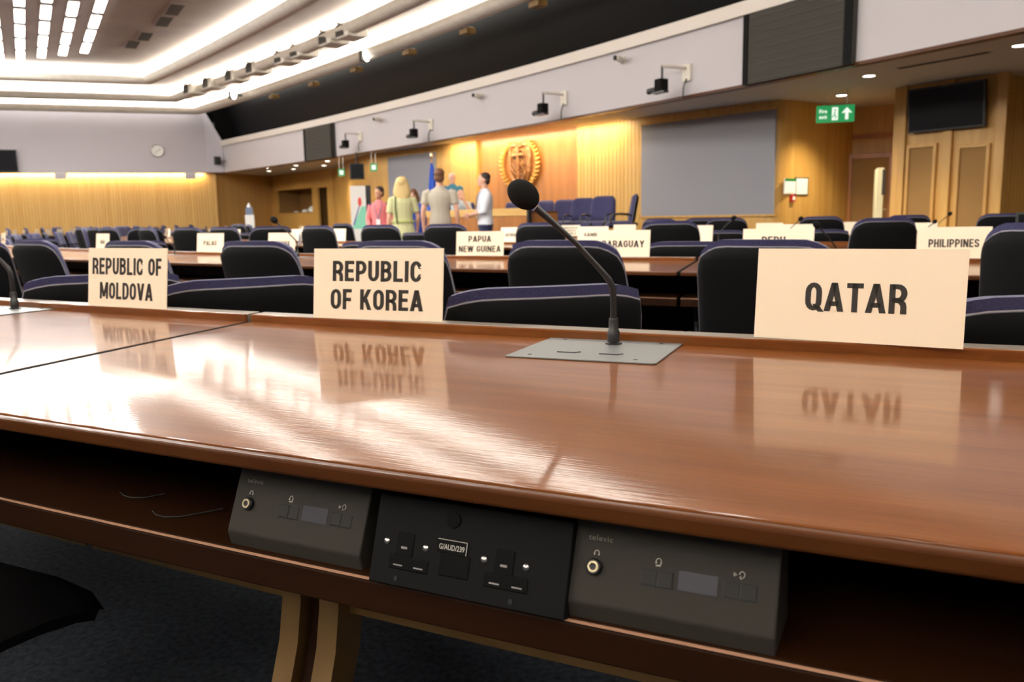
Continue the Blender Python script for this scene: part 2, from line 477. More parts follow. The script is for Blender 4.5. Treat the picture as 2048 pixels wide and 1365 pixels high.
def caps(mb, txt, x0, z0, h, kx=1.0, t=.19, sp=.085, y=0.0):
    """write TXT into a mesh builder, lower left corner at (x0, z0), in the x-z plane"""
    x = 0.0
    P = lambda a, b: (x0 + (x + a) * h * kx, y, z0 + b * h)
    for ch in txt:
        w, S, Hq = glyph(ch, t)
        for path, closed in S:
            n = len(path); quads = []
            for i, p in enumerate(path):
                a = path[i - 1] if (i or closed) else p; b = path[(i + 1) % n] if (i < n - 1 or closed) else p
                def nrm(u, v):
                    dx, dy = v[0] - u[0], v[1] - u[1]; l = math.hypot(dx, dy)
                    return (-dy / l, dx / l) if l > 1e-7 else None
                n0, n1 = nrm(a, p), nrm(p, b)
                n0 = n0 or n1; n1 = n1 or n0
                d = max(.25, 1 + n0[0] * n1[0] + n0[1] * n1[1]); m = ((n0[0] + n1[0]) / d, (n0[1] + n1[1]) / d)
                quads.append(((p[0] + m[0] * t / 2, p[1] + m[1] * t / 2 * .9), (p[0] - m[0] * t / 2, p[1] - m[1] * t / 2 * .9)))
            for i in range(n if closed else n - 1):
                (a, b), (c_, d_) = quads[i], quads[(i + 1) % n]
                mb.add([P(*a), P(*b), P(*d_), P(*c_)], [(0, 1, 2, 3)])
        for a, b, c_, d_ in Hq:
            k = t * .54
            mb.add([P(a - k, b), P(a + k, b), P(c_ + k, d_), P(c_ - k, d_)], [(0, 1, 2, 3)])
        x += w + sp
    return mb


def area(name, loc, target, sx, sy, power, col, spread=PI):
    l = bpy.data.lights.new(name, 'AREA'); l.shape = 'RECTANGLE'; l.size = sx; l.size_y = sy; l.energy = power; l.color = col[:3]; l.spread = spread
    o = bpy.data.objects.new(name, l); COL.objects.link(o); o.location = loc
    o.rotation_euler = (Vector(target) - Vector(loc)).to_track_quat('-Z', 'Y').to_euler()
    return o


ORD = ['first', 'second', 'third', 'fourth', 'fifth', 'sixth', 'seventh', 'eighth', 'ninth', 'tenth', 'eleventh', 'twelfth', 'thirteenth',
       'fourteenth', 'fifteenth', 'sixteenth', 'seventeenth', 'eighteenth', 'nineteenth', 'twentieth', 'twenty-first', 'twenty-second',
       'twenty-third', 'twenty-fourth', 'twenty-fifth', 'twenty-sixth', 'twenty-seventh', 'twenty-eighth']

# ------------------------------------------------------------------ lights of the hall (lamps with a body are built with it)
Z_SOF, Z_FT = 3.03, 4.27
ZA, ZB, ZC = 6.23, 6.03, 5.78
WARM = (1, .80, .50)
_p0, _p1 = W(-16.62, 4.7, 2.99), W(-16.62, -1.6, 2.99)


def wash(name, p0, p1, tilt, power, width=.1):
    """a long lamp from P0 to P1 that shines down and towards TILT (plan vector)"""
    l = bpy.data.lights.new(name, 'AREA'); l.shape = 'RECTANGLE'; l.size = (p1 - p0).length; l.size_y = width; l.energy = power; l.color = WARM
    o = bpy.data.objects.new(name, l); COL.objects.link(o)
    x = (p1 - p0).normalized(); z = -Vector((tilt[0], tilt[1], -1)).normalized(); y = z.cross(x).normalized(); z = x.cross(y)
    o.matrix_world = Matrix(((x.x, y.x, z.x, 0), (x.y, y.y, z.y, 0), (x.z, y.z, z.z, 0), (0, 0, 0, 1)))
    o.location = (p0 + p1) / 2
    return o


wash('podium_wall_wash', _p0, _p1, AX * .2, 125)

# ------------------------------------------------------------------ shell of the hall
LW0, LW1 = np.array([-24.15, 22.52]), np.array([-17.35, 19.92])          # foot line of the left wall, (u, v)
LWD = (LW1 - LW0) / np.hypot(*(LW1 - LW0))
LW_B = LW0 - LWD * 24                                                     # far behind the camera


def uvpoly(pts): return [tuple(W(u, v))[:2] for u, v in pts]


def slab(name, pts, z0, z1, m):
    return structure(MB().prism(uvpoly(pts), z0, z1).build(name, m))


slab('floor', [(-10, 34), (-10, -26), (-48, -26), (-48, 36)], -.1, 0, M['carpet'])


def wallseg(name, a, b, z0, z1, m, th=.12, kind=True):
    """flat wall from (u, v) a to b; its face is the line a-b, its thickness lies behind (to the left of a->b seen from above)"""
    A, B = W(*a), W(*b); L = (B - A).length
    o = MB().box(0, L, 0, th, z0, z1).build(name, m)
    o.location = A; o.rotation_euler = (0, 0, math.atan2(B.y - A.y, B.x - A.x))
    return structure(o) if kind else o


def vpx(px, u, py=430): return uvof(onu(px, py, u))[1]


# left wall: lavender above, lit wood below and set back
nl = np.array([-LWD[1], LWD[0]]) * -1
if nl[1] < 0: nl = -nl
wallseg('wall_left', LW_B, LW1, Z_SOF - .02, 5.5, M['lavender'], .25)
wallseg('wall_left_wood', LW_B + nl * .38, LW1 + nl * .38 + LWD * .3, 0, Z_SOF + .4, M['golden'], .12)
a_, b_ = W(*(LW_B + nl * .3), 3.0), W(*(LW1 + nl * .3 - LWD * .15), 3.0)
wash('left_wall_wash', a_, b_, LV * .25, 520, .08)
# lavender return at the corner of the gallery
A_, B_ = W(*LW1), W(-16.8, 19.6)
mb = MB(); d_ = (B_ - A_); n_ = Vector((-d_.y, d_.x, 0)).normalized() * .15
v_ = [A_ + Vector((0, 0, Z_SOF)), B_ + Vector((0, 0, Z_SOF)), B_ + Vector((0, 0, Z_FT)), A_ + Vector((0, 0, 5.5))]
mb.add(v_ + [p + n_ for p in v_], [(0, 1, 2, 3), (7, 6, 5, 4), (0, 4, 5, 1), (1, 5, 6, 2), (2, 6, 7, 3), (3, 7, 4, 0)])
structure(mb.build('wall_left_return', M['lavender']))
wallseg('wall_rear', (-47, -25), (-47, 32), 0, 6.5, M['lavender'], -.2)
wallseg('wall_right', (-12, -24), (-47, -25), 0, 6.5, M['lavender'], -.2)


def gpath(off, v0, v1, n=40):
    """plan path along the gallery front, normal towards the podium"""
    out = []
    for i in range(n + 1):
        v = v0 + (v1 - v0) * i / n
        p = W(uf(v) + off, v); q = W(uf(v + .01) + off, v + .01); t = (q - p).normalized()
        nn = Vector((-t.y, t.x, 0)); nn = nn if nn.to_2d().dot(Vector(AX)) > 0 else -nn
        out.append((p.to_2d(), nn.to_2d()))
    return out


FP = gpath(0, 19.6, -24)
structure(MB().strip(FP, [(0, Z_SOF), (.14, Z_SOF), (.14, Z_FT - .02), (0, Z_FT - .22)]).build('wall_gallery_front', M['fascia'], smooth=30))
structure(MB().strip(FP, [(-.07, Z_FT - .21), (.18, Z_FT - .21), (.18, Z_FT), (-.07, Z_FT)]).build('trim_gallery_rail', M['lip'], smooth=30))
structure(MB().strip(FP, [(-.03, Z_SOF - .045), (.12, Z_SOF - .045), (.12, Z_SOF - .001), (-.03, Z_SOF - .001)]).build('trim_gallery_wood', M['deskedge'], smooth=30))
SOF = [(uf(v) + .06, v) for v in np.linspace(19.6, -24, 40)]
slab('ceiling_under_gallery', SOF + [(-11.5, -24), (-11.5, 23), (-16.9, 21.2)], Z_SOF - .003, Z_SOF + .12, M['soffit'])
wallseg('wall_booth_end', (-17.0, 19.75), (-15.3, 19.75), Z_SOF, 6.45, M['booth'], .05)
wallseg('wall_booth_corner', (-17.35, 19.95), (-15.0, 20.3), 5.0, 6.45, M['booth'], .05)
# dark booths behind the gallery front
structure(MB().strip(gpath(1.3, 19.6, -24), [(0, Z_SOF + .13), (.1, Z_SOF + .13), (.1, 6.4), (0, 6.4)]).build('wall_booth', M['booth'], smooth=30))
structure(MB().strip(gpath(.55, 19.5, -24), [(0, Z_FT - .3), (.03, Z_FT - .3), (-.42, 5.75), (-.45, 5.75)]).build('window_1', M['glass'], smooth=30))
def ring(off, vc):
    """closed plan path of one ceiling step: left side, gallery side, right side, back; normals point outwards"""
    uc = uf(vc) + off; ub = -39.0 - off; vr = -19.5 - off * .9
    lv_ = lambda u: vc - .373 * (u - uc)
    P = [W(u, lv_(u)) for u in np.linspace(ub, uc, 24)]
    P += [W(uf(v) + off, v) for v in np.linspace(vc, vr, 40)[1:]]
    P += [W(u, vr) for u in np.linspace(uf(vr) + off, ub, 16)[1:]]
    P += [W(ub, v) for v in np.linspace(vr, lv_(ub), 24)[1:-1]]
    P = [p.to_2d() for p in P]; n = len(P); out = []
    for i, p in enumerate(P):
        e0 = (p - P[i - 1]).normalized(); e1 = (P[(i + 1) % n] - p).normalized()
        n0, n1 = Vector((-e0.y, e0.x)), Vector((-e1.y, e1.x))
        m_ = (n0 + n1) / (1 + n0.dot(n1))
        out.append((p, m_))
    c = W(-28, 0).to_2d()
    if out[5][1].dot(out[5][0] - c) < 0: out = [(p, -m_) for p, m_ in out]
    return out


OFFS = [(-4.0, 15.95, ZA), (-2.35, 18.35, ZB), (-1.15, 19.45, ZC)]
paths = [ring(o, v) for o, v, z in OFFS]
# upper ceiling and the two stepped rings
inner = [tuple(p) for p, n in paths[0]]
cmb = MB(); cmb.prism([(p[0] + n[0] * .18, p[1] + n[1] * .18) for p, n in paths[0]], ZA, ZA + .1)
structure(cmb.build('ceiling', M['ceil']))
for k, nm in ((0, 'ceiling_step_upper'), (1, 'ceiling_step_lower')):
    a, b = paths[k], paths[k + 1]; z = OFFS[k + 1][2]
    mb = MB(); n = len(a)
    P = [(x[0] + y[0] * .2, x[1] + y[1] * .2) for x, y in a]; Q = [(x[0] + y[0] * .18, x[1] + y[1] * .18) for x, y in b]
    mb.add([(x, y, z) for x, y in P] + [(x, y, z) for x, y in Q] + [(x, y, z + .08) for x, y in P] + [(x, y, z + .08) for x, y in Q],
           [(i, (i + 1) % n, n + (i + 1) % n, n + i) for i in range(n)] + [(2 * n + i, 3 * n + i, 3 * n + (i + 1) % n, 2 * n + (i + 1) % n) for i in range(n)] +
           [(i, 2 * n + i, 2 * n + (i + 1) % n, (i + 1) % n) for i in range(n)] + [(n + i, n + (i + 1) % n, 3 * n + (i + 1) % n, 3 * n + i) for i in range(n)])
    structure(mb.build(nm, M['ceil']))
for k, (nm, lab) in enumerate((('cove_light', 'glowing cove light around the innermost and highest ceiling step'),
                               ('cove_light', 'glowing cove light around the middle ceiling step'),
                               ('cove_light', 'glowing cove light around the outer ceiling step next to the dark booths'))):
    z = OFFS[k][2]
    t = thing(nm, lab, 'cove light', W(-20, 10, z), 0, 'ceiling cove lights')
    iv = Matrix.Translation(-t.location)
    sp_ = [(.16, z - .30), (.2, z - .30), (.2, z + .02), (.16, z + .02)]
    MB().at(iv).strip(paths[k][:63], sp_).build('lamp_strip', M['strip'], t)
    MB().at(iv).strip(paths[k][62:] + paths[k][:1], sp_).build('lamp_strip', M['strip_fill'], t)  # right and rear run out of view, boosted as fill light
    MB().at(iv).strip(paths[k], [(.0, z - .36), (.015, z - .44), (.06, z - .51), (.17, z - .55), (.3, z - .55), (.3, z - .30), (.05, z - .30)], True).build('plaster_trough', M['white'], t, smooth=50)
# roof that closes the space above the coves
slab('ceiling_void', [(-11, 26), (-11, -25), (-48, -25), (-48, 36)], 6.5, 6.6, M['booth'])

# ceiling lamp rows: short glowing cells in lines that run along the hall
E0, E1 = onz(168, 103, ZA), onz(203, 0, ZA)
rd = (E1 - E0).normalized(); rn = Vector((rd.y, -rd.x, 0))
if rn.x > 0: rn = -rn
lamp0 = None; cell = 1.42; gap = .44
E41 = onz(41, 117, ZA)
step = abs((E41 - E0).dot(rn)) / 3; skew = (E41 - E0).dot(rd) / 3
lz = math.atan2(rd.y, rd.x)
for r in range(9):
    for c in range(15):
        p = E0 + rn * (step * r) + rd * (skew * r + (cell + gap) * c + cell / 2)
        if lamp0 is None:
            lamp0 = thing('ceiling_light', '', 'ceiling light', p, lz, 'rows of ceiling lights')
            MB().box(-cell / 2 - .02, cell / 2 + .02, -.12, .12, -.03, -.001).build('lamp_frame', M['white'], lamp0)
            MB().box(-cell / 2, cell / 2, -.105, .105, -.045, -.031).build('diffuser', M['lamp'], lamp0, bevel=.012)
            o = lamp0
        else:
            o = dup(lamp0, p, lz)
        o['label'] = 'ceiling light, %s from the far end of the %s line counted from the cove' % (ORD[c], ORD[r])

# air vents in the upper ceiling
v0 = None
for i, (a, b, nm) in enumerate(((265, 88, 'dark square ceiling vent nearest the lamp rows'), (290, 72, 'dark square ceiling vent beside the pale vents'),
                                (328, 42, 'pale square ceiling vent next to the dark pair'), (349, 18, 'pale square ceiling vent farthest from the dark pair'))):
    p = onz(a, b, ZA)
    t = thing('ceiling_vent', nm, 'vent', p, lz, 'square ceiling vents')
    MB().box(-.62, .62, -.19, .19, -.02, 0).build('frame', M['ceil'], t)
    mb = MB()
    for k in range(6): mb.box(-.55 + .19 * k, -.41 + .19 * k, -.15, .15, -.03, -.02)
    mb.build('grille', M['grille'] if i < 2 else M['grilleslat'], t)

# ------------------------------------------------------------------ wood walls under the gallery
UP = -16.3
vs_ = lambda px: vpx(px, UP)
V = {px: vs_(px) for px in (740, 778, 880, 893, 955, 1155, 1280, 1552)}
wallseg('wall_podium_left', (UP, V[880]), (UP, V[955]), 0, Z_SOF, M['golden'])
wallseg('wall_podium_middle', (UP + .1, V[955]), (UP + .1, V[1155]), 0, Z_SOF, M['redwood'])
wallseg('wall_podium_right', (UP, V[1155]), (UP, V[1280]), 0, Z_SOF, M['golden'])
wallseg('wall_podium_screen_bay', (UP, V[1280]), (UP, -5.02), 0, Z_SOF, M['goldflat'])
wallseg('wall_podium_far_bay', (UP, V[740]), (UP, V[880]), 0, Z_SOF, M['goldflat'])


def onwall(px, py, a, b):
    """point of the wall line a-b (u, v) seen at a pixel"""
    A, B = W(*a).to_2d(), W(*b).to_2d(); d = Vector(ray(px, py)[:2]); e = B - A
    # d t = A + e s
    det = d.x * -e.y + e.x * d.y
    t = (A.x * -e.y + e.x * A.y) / det
    r = ray(px, py)
    return Vector((r[0] * t, r[1] * t, CAM_H + r[2] * t))


def panel_on(name, px0, px1, z0, z1, a, b, m, th=.04, out=.0, parent=None, bevel=0, loc=None):
    """board on the wall line a-b between two pixel columns (taken at mid height)"""
    P, Q = onwall(px0, 430, a, b), onwall(px1, 430, a, b)
    L = (Q.to_2d() - P.to_2d()).length
    o = MB().box(0, L, -th - out, -out, z0, z1).build(name, m, parent, bevel=bevel)
    o.location = (P.x, P.y, 0); o.rotation_euler = (0, 0, math.atan2(Q.y - P.y, Q.x - P.x))
    return o


PW = ((UP, 8), (UP, -6))
o = panel_on('projection_screen', 1284, 1548, 1.0, 2.86, *PW, M['screen'], .03)
tag(o, 'large flat grey projection screen on the wood wall right of the podium chairs', 'screen', 'grey wall screens')
for nm, z0, z1 in (('frame', 2.86, 2.9), ('frame', .965, 1.0)):
    L = o.dimensions.x
    MB().box(-.03, L + .03, -.045, 0, z0, z1).build(nm, M['goldflat'], o)
o = panel_on('projection_screen', 781, 876, 1.0, 2.86, *PW, M['screen'], .03)
tag(o, 'grey projection screen behind the standing people, left of the lit wood wall', 'screen', 'grey wall screens')
MB().box(-.03, o.dimensions.x + .03, -.045, 0, 2.86, 2.9).build('frame', M['goldflat'], o)

# rounded wood corner and recess with the exit
pts = [(UP, -5.02), (UP + .03, -5.16), (UP + .12, -5.28), (UP + .28, -5.34), (UP + .6, -5.36), (-14.9, -5.38), (-13.9, -5.4)]
mb = MB(); P2 = [W(*p).to_2d() for p in pts]
path = []
for i, p in enumerate(P2):
    t = (P2[min(i + 1, len(P2) - 1)] - P2[max(i - 1, 0)]).normalized(); path.append((p, Vector((-t.y, t.x))))
o = structure(mb.strip(path, [(0, 0), (.1, 0), (.1, Z_SOF), (0, Z_SOF)]).build('wall_corner', M['goldflat'], smooth=60))
RB = ((-13.9, -5.4), (-13.45, -7.3))
wallseg('wall_recess', *RB, 0, Z_SOF, M['goldflat'])
TW = ((-15.79, -7.12), (-15.95, -8.78))
wallseg('wall_recess_side', (-13.4, -7.12), TW[0], 0, Z_SOF, M['goldflat'])
wallseg('wall_television', *TW, 0, Z_SOF, M['goldflat'])
wallseg('wall_right_wood', TW[1], (-14.6, -8.9), 0, Z_SOF, M['golden'])
wallseg('wall_right_wood_back', (-14.6, -8.9), (-15.2, -14), 0, Z_SOF, M['golden'])
wallseg('wall_right_wood_end', (-15.2, -14), (-19, -24), 0, Z_SOF, M['golden'])

# exit door in the recess
def zat(px, py, a, b): return onwall(px, py, a, b).z
zd = zat(1730, 318, *RB)
dr = panel_on('door_1', 1703, 1775, 0, zd, *RB, M['brownpanel'], .05, .02); structure(dr)
L = dr.dimensions.x
fr = MB().box(-.09, 0, -.1, 0, 0, zd + .1).box(L, L + .09, -.1, 0, 0, zd + .1).box(0, L, -.1, 0, zd, zd + .1).build('door_frame', M['redwood'], dr, bevel=.006)
o = panel_on('trim_2', 1700, 1783, zat(1740, 276, *RB), zat(1740, 269, *RB), *RB, M['redwood'], .03); structure(o)
# open leaf seen edge-on
p = onu(1757, 440, -15.35)
t = bpy.data.objects.new('door_2', None); COL.objects.link(t); t.location = (p.x, p.y, 0); t.rotation_euler = (0, 0, math.atan2(p.y, p.x) + .06); structure(t)
zt = onu(1757, 336, -15.35).z
MB().box(0, .82, -.055, .055, 0, zt).build('door_leaf', M['paledoor'], t, bevel=.004)
MB().box(.03, .28, -.075, -.056, 1.35, zt - .03).box(-.006, .001, -.085, -.03, 1.3, zt - .03).build('handle_plate', M['grille'], t, bevel=.003)
MB().tube([(.08, -.07, 1.05), (.08, -.12, 1.05), (.2, -.12, 1.05)], .011, 8).build('handle', M['chrome'], t)

# television wall: two brown panels between wood stiles
for i, (a, b) in enumerate(((1815, 1862), (1915, 1967))):
    z1 = zat((a + b) / 2, 296, *TW)
    o = structure(panel_on('trim_%d' % (3 + i), a, b, .1, z1, *TW, M['brownpanel'], .02))
    L = o.dimensions.x
    MB().box(-.05, 0, -.05, 0, 0, z1 + .05).box(L, L + .05, -.05, 0, 0, z1 + .05).box(0, L, -.05, 0, z1, z1 + .05).build('frame', M['goldflat'], o, bevel=.004)
for i, (a, b) in enumerate(((1793, 1806), (1880, 1898), (1982, 2003))):
    structure(panel_on('trim_%d' % (5 + i), a, b, 0, Z_SOF, *TW, M['goldflat'], .06, bevel=.008))


def television(px0, px1, py0, py1, a, b, label, out=.25, tilt=.12):
    P, Q = onwall(px0, 430, a, b), onwall(px1, 430, a, b)
    mx = (px0 + px1) / 2; z1, z0 = zat(mx, py0, a, b), zat(mx, py1, a, b)
    L = (Q.to_2d() - P.to_2d()).length; c = (P + Q) / 2; h = z1 - z0
    yaw = math.atan2(Q.y - P.y, Q.x - P.x)
    fw = Vector((math.sin(yaw), -math.cos(yaw), 0))
    t = thing('television', label, 'television', Vector((c.x, c.y, (z0 + z1) / 2)) + fw * out, (tilt, 0, yaw))
    MB().box(-L / 2, L / 2, -.03, .03, -h / 2, h / 2).build('casing', M['black'], t, bevel=.008)
    MB().box(-L / 2 + .03, L / 2 - .03, -.034, -.03, -h / 2 + .035, h / 2 - .03).build('screen', M['tv'], t)
    MB().box(-.15, .15, .03, out - .01, -.12, .12).build('bracket', M['black'], t)
    MB().box(-.05, .05, -.036, -.034, h / 2 - .024, h / 2 - .012).build('badge', M['dimmark'], t)
    return t


television(1815, 1966, 172, 262, *TW, 'large dark television tilted out from the wood wall at right', out=.12, tilt=.08)
LWL = (tuple(LW_B), tuple(LW1))
television(-60, 47, 300, 344, *LWL, 'black television on the grey wall at the far left edge', out=.12, tilt=.05)

# emblem carved in wood
ec = onu(1043, 331, UP + .1); eh = abs(onu(1043, 283, UP).z - onu(1043, 380, UP).z); ew = (onu(1004, 330, UP) - onu(1083, 330, UP)).length
t = thing('carved_emblem', 'carved wooden emblem with gilded wreath on the podium wall', 'emblem', ec, YAW)
M['carved'] = mat('carved red brown wood', (.26, .10, .03, 1), .4, noise=((9, 9, 9), (.42, .19, .06, 1), .35, .65), bump=((16, 16, 16), .8, .05))
M['gilt'] = mat('gilded wood', (.55, .28, .055, 1), .42, metal=.4)
sc = eh / 2
shield = [(-.70, .96), (-.34, 1.0), (0, .92), (.34, 1.0), (.70, .96), (.72, .2), (.64, -.38), (.38, -.78), (0, -.95), (-.38, -.78), (-.64, -.38), (-.72, .2)]
mb = MB()
rr = [[(x * sc * k, -y0, z * sc * k) for x, z in shield] for k, y0 in ((1.0, 0), (1.0, .06), (.93, .09), (.80, .09), (.76, .05))]
mb.loft(rr).build('shield', M['carved'], t)
mb = MB()
for k in range(9):                                            # globe lines, anchor cross and links in relief
    a = 2 * PI * k / 9
for rad in (.22, .38, .54):
    mb.tube([(rad * sc * math.cos(b), -.085, rad * sc * math.sin(b) + .12 * sc) for b in np.linspace(0, 2 * PI, 25)[:-1]], .018 * sc + .006, 6, closed=True)
for b in np.linspace(0, PI, 5)[:-1]:
    c_, s_ = math.cos(b) * .55 * sc, math.sin(b) * .55 * sc
    mb.tube([(-c_, -.085, -s_ + .12 * sc), (c_, -.085, s_ + .12 * sc)], .014 * sc + .004, 6)
mb.tube([(0, -.12, .75 * sc), (0, -.12, -.72 * sc)], .05 * sc, 8)
mb.tube([(-.4 * sc, -.12, .42 * sc), (.4 * sc, -.12, .42 * sc)], .045 * sc, 8)
mb.tube([(.5 * sc * math.sin(b), -.12, -.2 * sc - .5 * sc * math.cos(b)) for b in np.linspace(-1.5, 1.5, 13)], .055 * sc, 8)
mb.tube([(.1 * sc * math.cos(b), -.12, .82 * sc + .1 * sc * math.sin(b)) for b in np.linspace(0, 2 * PI, 13)[:-1]], .03 * sc, 6, closed=True)
mb.build('anchor_relief', M['carved'], t, smooth=True)
for sgn in (-1, 1):
    mb = MB(); hw = ew / 2
    st = []
    for k in range(15):
        a = -1.45 + 2.5 * k / 14
        x = sgn * hw * .86 * math.cos(a * .95); z = sc * .97 * math.sin(a * .95) - .02 * sc
        st.append((x, -.05, z))
        for q in (-1, 1):
            dirx = sgn * (math.cos(a) * .5 + q * .5); dz = math.sin(a) * .5 + .5
            T = Matrix.Rotation(math.atan2(dz, dirx) - PI / 2, 4, 'Y') if False else Matrix.Rotation(-(math.atan2(dirx, dz)) * -1, 4, 'Y')
            mb.ell((x + dirx * .075 * sc / .6, -.08, z + dz * .07), (.045 * sc / .6 * .8, .035, .1 * sc / .6 * .8), 8, 6, T)
    mb.tube(st, .03, 6)
    mb.build('wreath_branch', M['gilt'], t, smooth=True)

# ------------------------------------------------------------------ curved desk rows
ROWR = [31.12, 27.72, 24.3, 20.86]            # radius of the far edge of each row
ROWZ = [.75, .742, .72, .695]                 # desk height
SEGW = 2.16
SKEW = .0062
ROWNAME = ['nearest', 'second', 'third', 'fourth']
ROWC = [-.4183, angof(onr(1388, 522, 27.78)), angof(onr(1426, 491, 24.36)), angof(onr(1140, 470, 20.9)) - .5 / 20.86]
for k in (1, 2): ROWC[k] += SEGW / 2 / ROWR[k]


def seg_frame(R, g):
    """origin on the floor under the middle of the far edge; x right, y towards the podium"""
    p = polar(R, g); d = (Vector((CC[0], CC[1], 0)) - p).normalized()
    return p, math.atan2(d.y, d.x) - PI / 2


def make_desk(row, full=True):
    R, Z = ROWR[row], ROWZ[row]
    t = thing('curved_desk', '', 'desk', (0, 0, 0), 0, '%s desk row' % ROWNAME[row])
    hw = (SEGW / 2 - .010) / R
    n = 12

    def arc(mb, r0, r1, z0, z1, d0=-hw, d1=hw, sk=SKEW, nn=n):
        """slab between radii r0 < r1, in local coordinates"""
        rings = []
        for i in range(nn + 1):
            q = d0 + (d1 - d0) * i / nn
            ring = []
            for r, z in ((r0, z0), (r1, z0), (r1, z1), (r0, z1)):
                dl = q + sk * (r - R); ring.append((r * math.sin(dl), R - r * math.cos(dl), z))
            rings.append(ring)
        return mb.loft(rings)
    bv = .002 if full else 0
    arc(MB(), R - .0, R + .998, Z - .021, Z).build('tabletop', M['desk'], t, bevel=bv)
    arc(MB(), R + 1.0005, R + 1.0145, Z - .021, Z - .0005).build('front_edge', M['deskedge'], t, bevel=.0045 if full else 0, seg=3)
    arc(MB(), R - .012, R + .0, Z - .03, Z + .021).build('back_ridge', M['desk'], t, bevel=.004 if full else 0, seg=3)
    arc(MB(), R - .07, R - .0125, Z - .03, Z + .0205).build('ridge_top', M['ridge'], t, bevel=bv)
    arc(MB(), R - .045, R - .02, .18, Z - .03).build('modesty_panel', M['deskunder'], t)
    arc(MB(), R + .0, R + 1.012, Z - .02, Z - .0004, -hw - .0199 / R, -hw - .0001 / R, nn=1).build('joint_strip', M['booth'], t)
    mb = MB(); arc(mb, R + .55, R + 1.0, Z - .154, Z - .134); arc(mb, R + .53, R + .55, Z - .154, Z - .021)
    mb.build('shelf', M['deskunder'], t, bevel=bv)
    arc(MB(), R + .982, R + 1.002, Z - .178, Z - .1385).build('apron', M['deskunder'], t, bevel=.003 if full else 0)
    if full: arc(MB(), R + 1.0003, R + 1.003, Z - .1374, Z - .1352).build('edge_highlight', M['edge_glint'], t)  # thin strip that paints the highlight along the shelf front
    arc(MB(), R + .60, R + .625, .33, .385).build('foot_rail', M['legwood'], t, bevel=bv)
    for sx in (-.44, .44):
        dl = sx / R
        for j, (a, m_) in enumerate(((-.042, 'legwood'), (0, 'deskunder'), (.042, 'legwood'))):
            # bent plywood: upright under the shelf, sweeping forward to the floor
            ctl = [(.61, Z - .154), (.61, .43), (.617, .345), (.64, .265), (.69, .18), (.77, .10), (.86, .05), (.95, .022), (1.05, .011)]
            th_ = [.05, .05, .05, .048, .042, .034, .026, .013, .011]
            lo, hi = [], []
            for q_ in range(len(ctl)):
                e0, e1 = ctl[max(q_ - 1, 0)], ctl[min(q_ + 1, len(ctl) - 1)]
                l_ = math.hypot(e1[0] - e0[0], e1[1] - e0[1]); nx, nz_ = -(e1[1] - e0[1]) / l_, (e1[0] - e0[0]) / l_
                hi.append((ctl[q_][0] + nx * th_[q_], max(0, ctl[q_][1] + nz_ * th_[q_]))); lo.append((ctl[q_][0] - nx * th_[q_], max(0, ctl[q_][1] - nz_ * th_[q_])))
            prof = hi + lo[::-1]
            ww = .021 if j != 1 else .0205
            rings = []
            for s in (-1, 1):
                ring = []
                for rr_, z in prof:
                    r = R + rr_ - (.03 if j == 1 else 0); q = dl + SKEW * rr_
                    ring.append((r * math.sin(q) + a + s * ww, R - r * math.cos(q), z))
                rings.append(ring)
            MB().loft(rings).build('leg', M[m_], t, smooth=35)
    return t


M['ridge'] = mat('grey beige ridge channel', srgb(150, 138, 124), .3, metal=.5)


def place_desk(proto, row, i, label, first):
    g = ROWC[row] - i * SEGW / ROWR[row]
    p, yaw = seg_frame(ROWR[row], g)
    if first: o = proto; o.location = p; o.rotation_euler = (0, 0, yaw)
    else: o = dup(proto, p, yaw)
    o['label'] = label
    return o


def free_spot(p, row=3):
    """False beyond the left wall, inside the end wall, or in the aisle where the people stand"""
    u, v = uvof(p)
    if v > 22.52 - .382 * (u + 24.15) - .75 or u > -17.35: return False
    return not (row == 3 and 650 < px_of((p[0], p[1], .8))[0] < 1050)


SEGS = {}                                      # row -> indices, 0 = nearest the camera axis, negative = to the left
RANGE = [(-1, 0), (-15, 1), (-13, 2), (-11, 2)]
DESKLAB = {(0, 0): 'nearest polished desk with the KOREA and QATAR placards', (0, -1): 'polished desk with the MOLDOVA placard, beyond the dark joint at left'}
for row in range(4):
    pr = make_desk(row, row < 2)
    a, b = RANGE[row]
    k = -1
    for i in range(b, a - 1, -1):
        if row and not free_spot(polar(ROWR[row] + .5, ROWC[row] - i * SEGW / ROWR[row]), row): continue
        k += 1
        lab = DESKLAB.get((row, i)) or 'curved wooden desk in the %s row, %s from the right-hand end' % (ROWNAME[row], ORD[k])
        place_desk(pr, row, i, lab, k == 0)

# ------------------------------------------------------------------ name placards
PW_, PH_ = .366, .172
PN = {}


def placard(lines, p, yaw, label, group, h=.045, fit=(), gap=1.5, lean=.112, PW_=PW_, PH_=PH_):
    t = thing('name_placard', label, 'name placard', p, (-lean, 0, yaw), group)
    MB().box(-PW_ / 2, PW_ / 2, 0, .004, 0, PH_).build('board', M['placard'], t)
    if lines:
        mb = MB()
        for i, tx in enumerate(lines):
            wd = fit[i] * PW_; kx = wd / (caps_width(tx) * h)
            caps(mb, tx, -wd / 2, PH_ * (.6 if lines == ['PERU'] else .48) + ((len(lines) - 1) / 2 - i) * h * gap - h / 2, h, kx, .185, .085, -.0006)
        mb.build('lettering', M['ink'], t, merge=False)
    return t


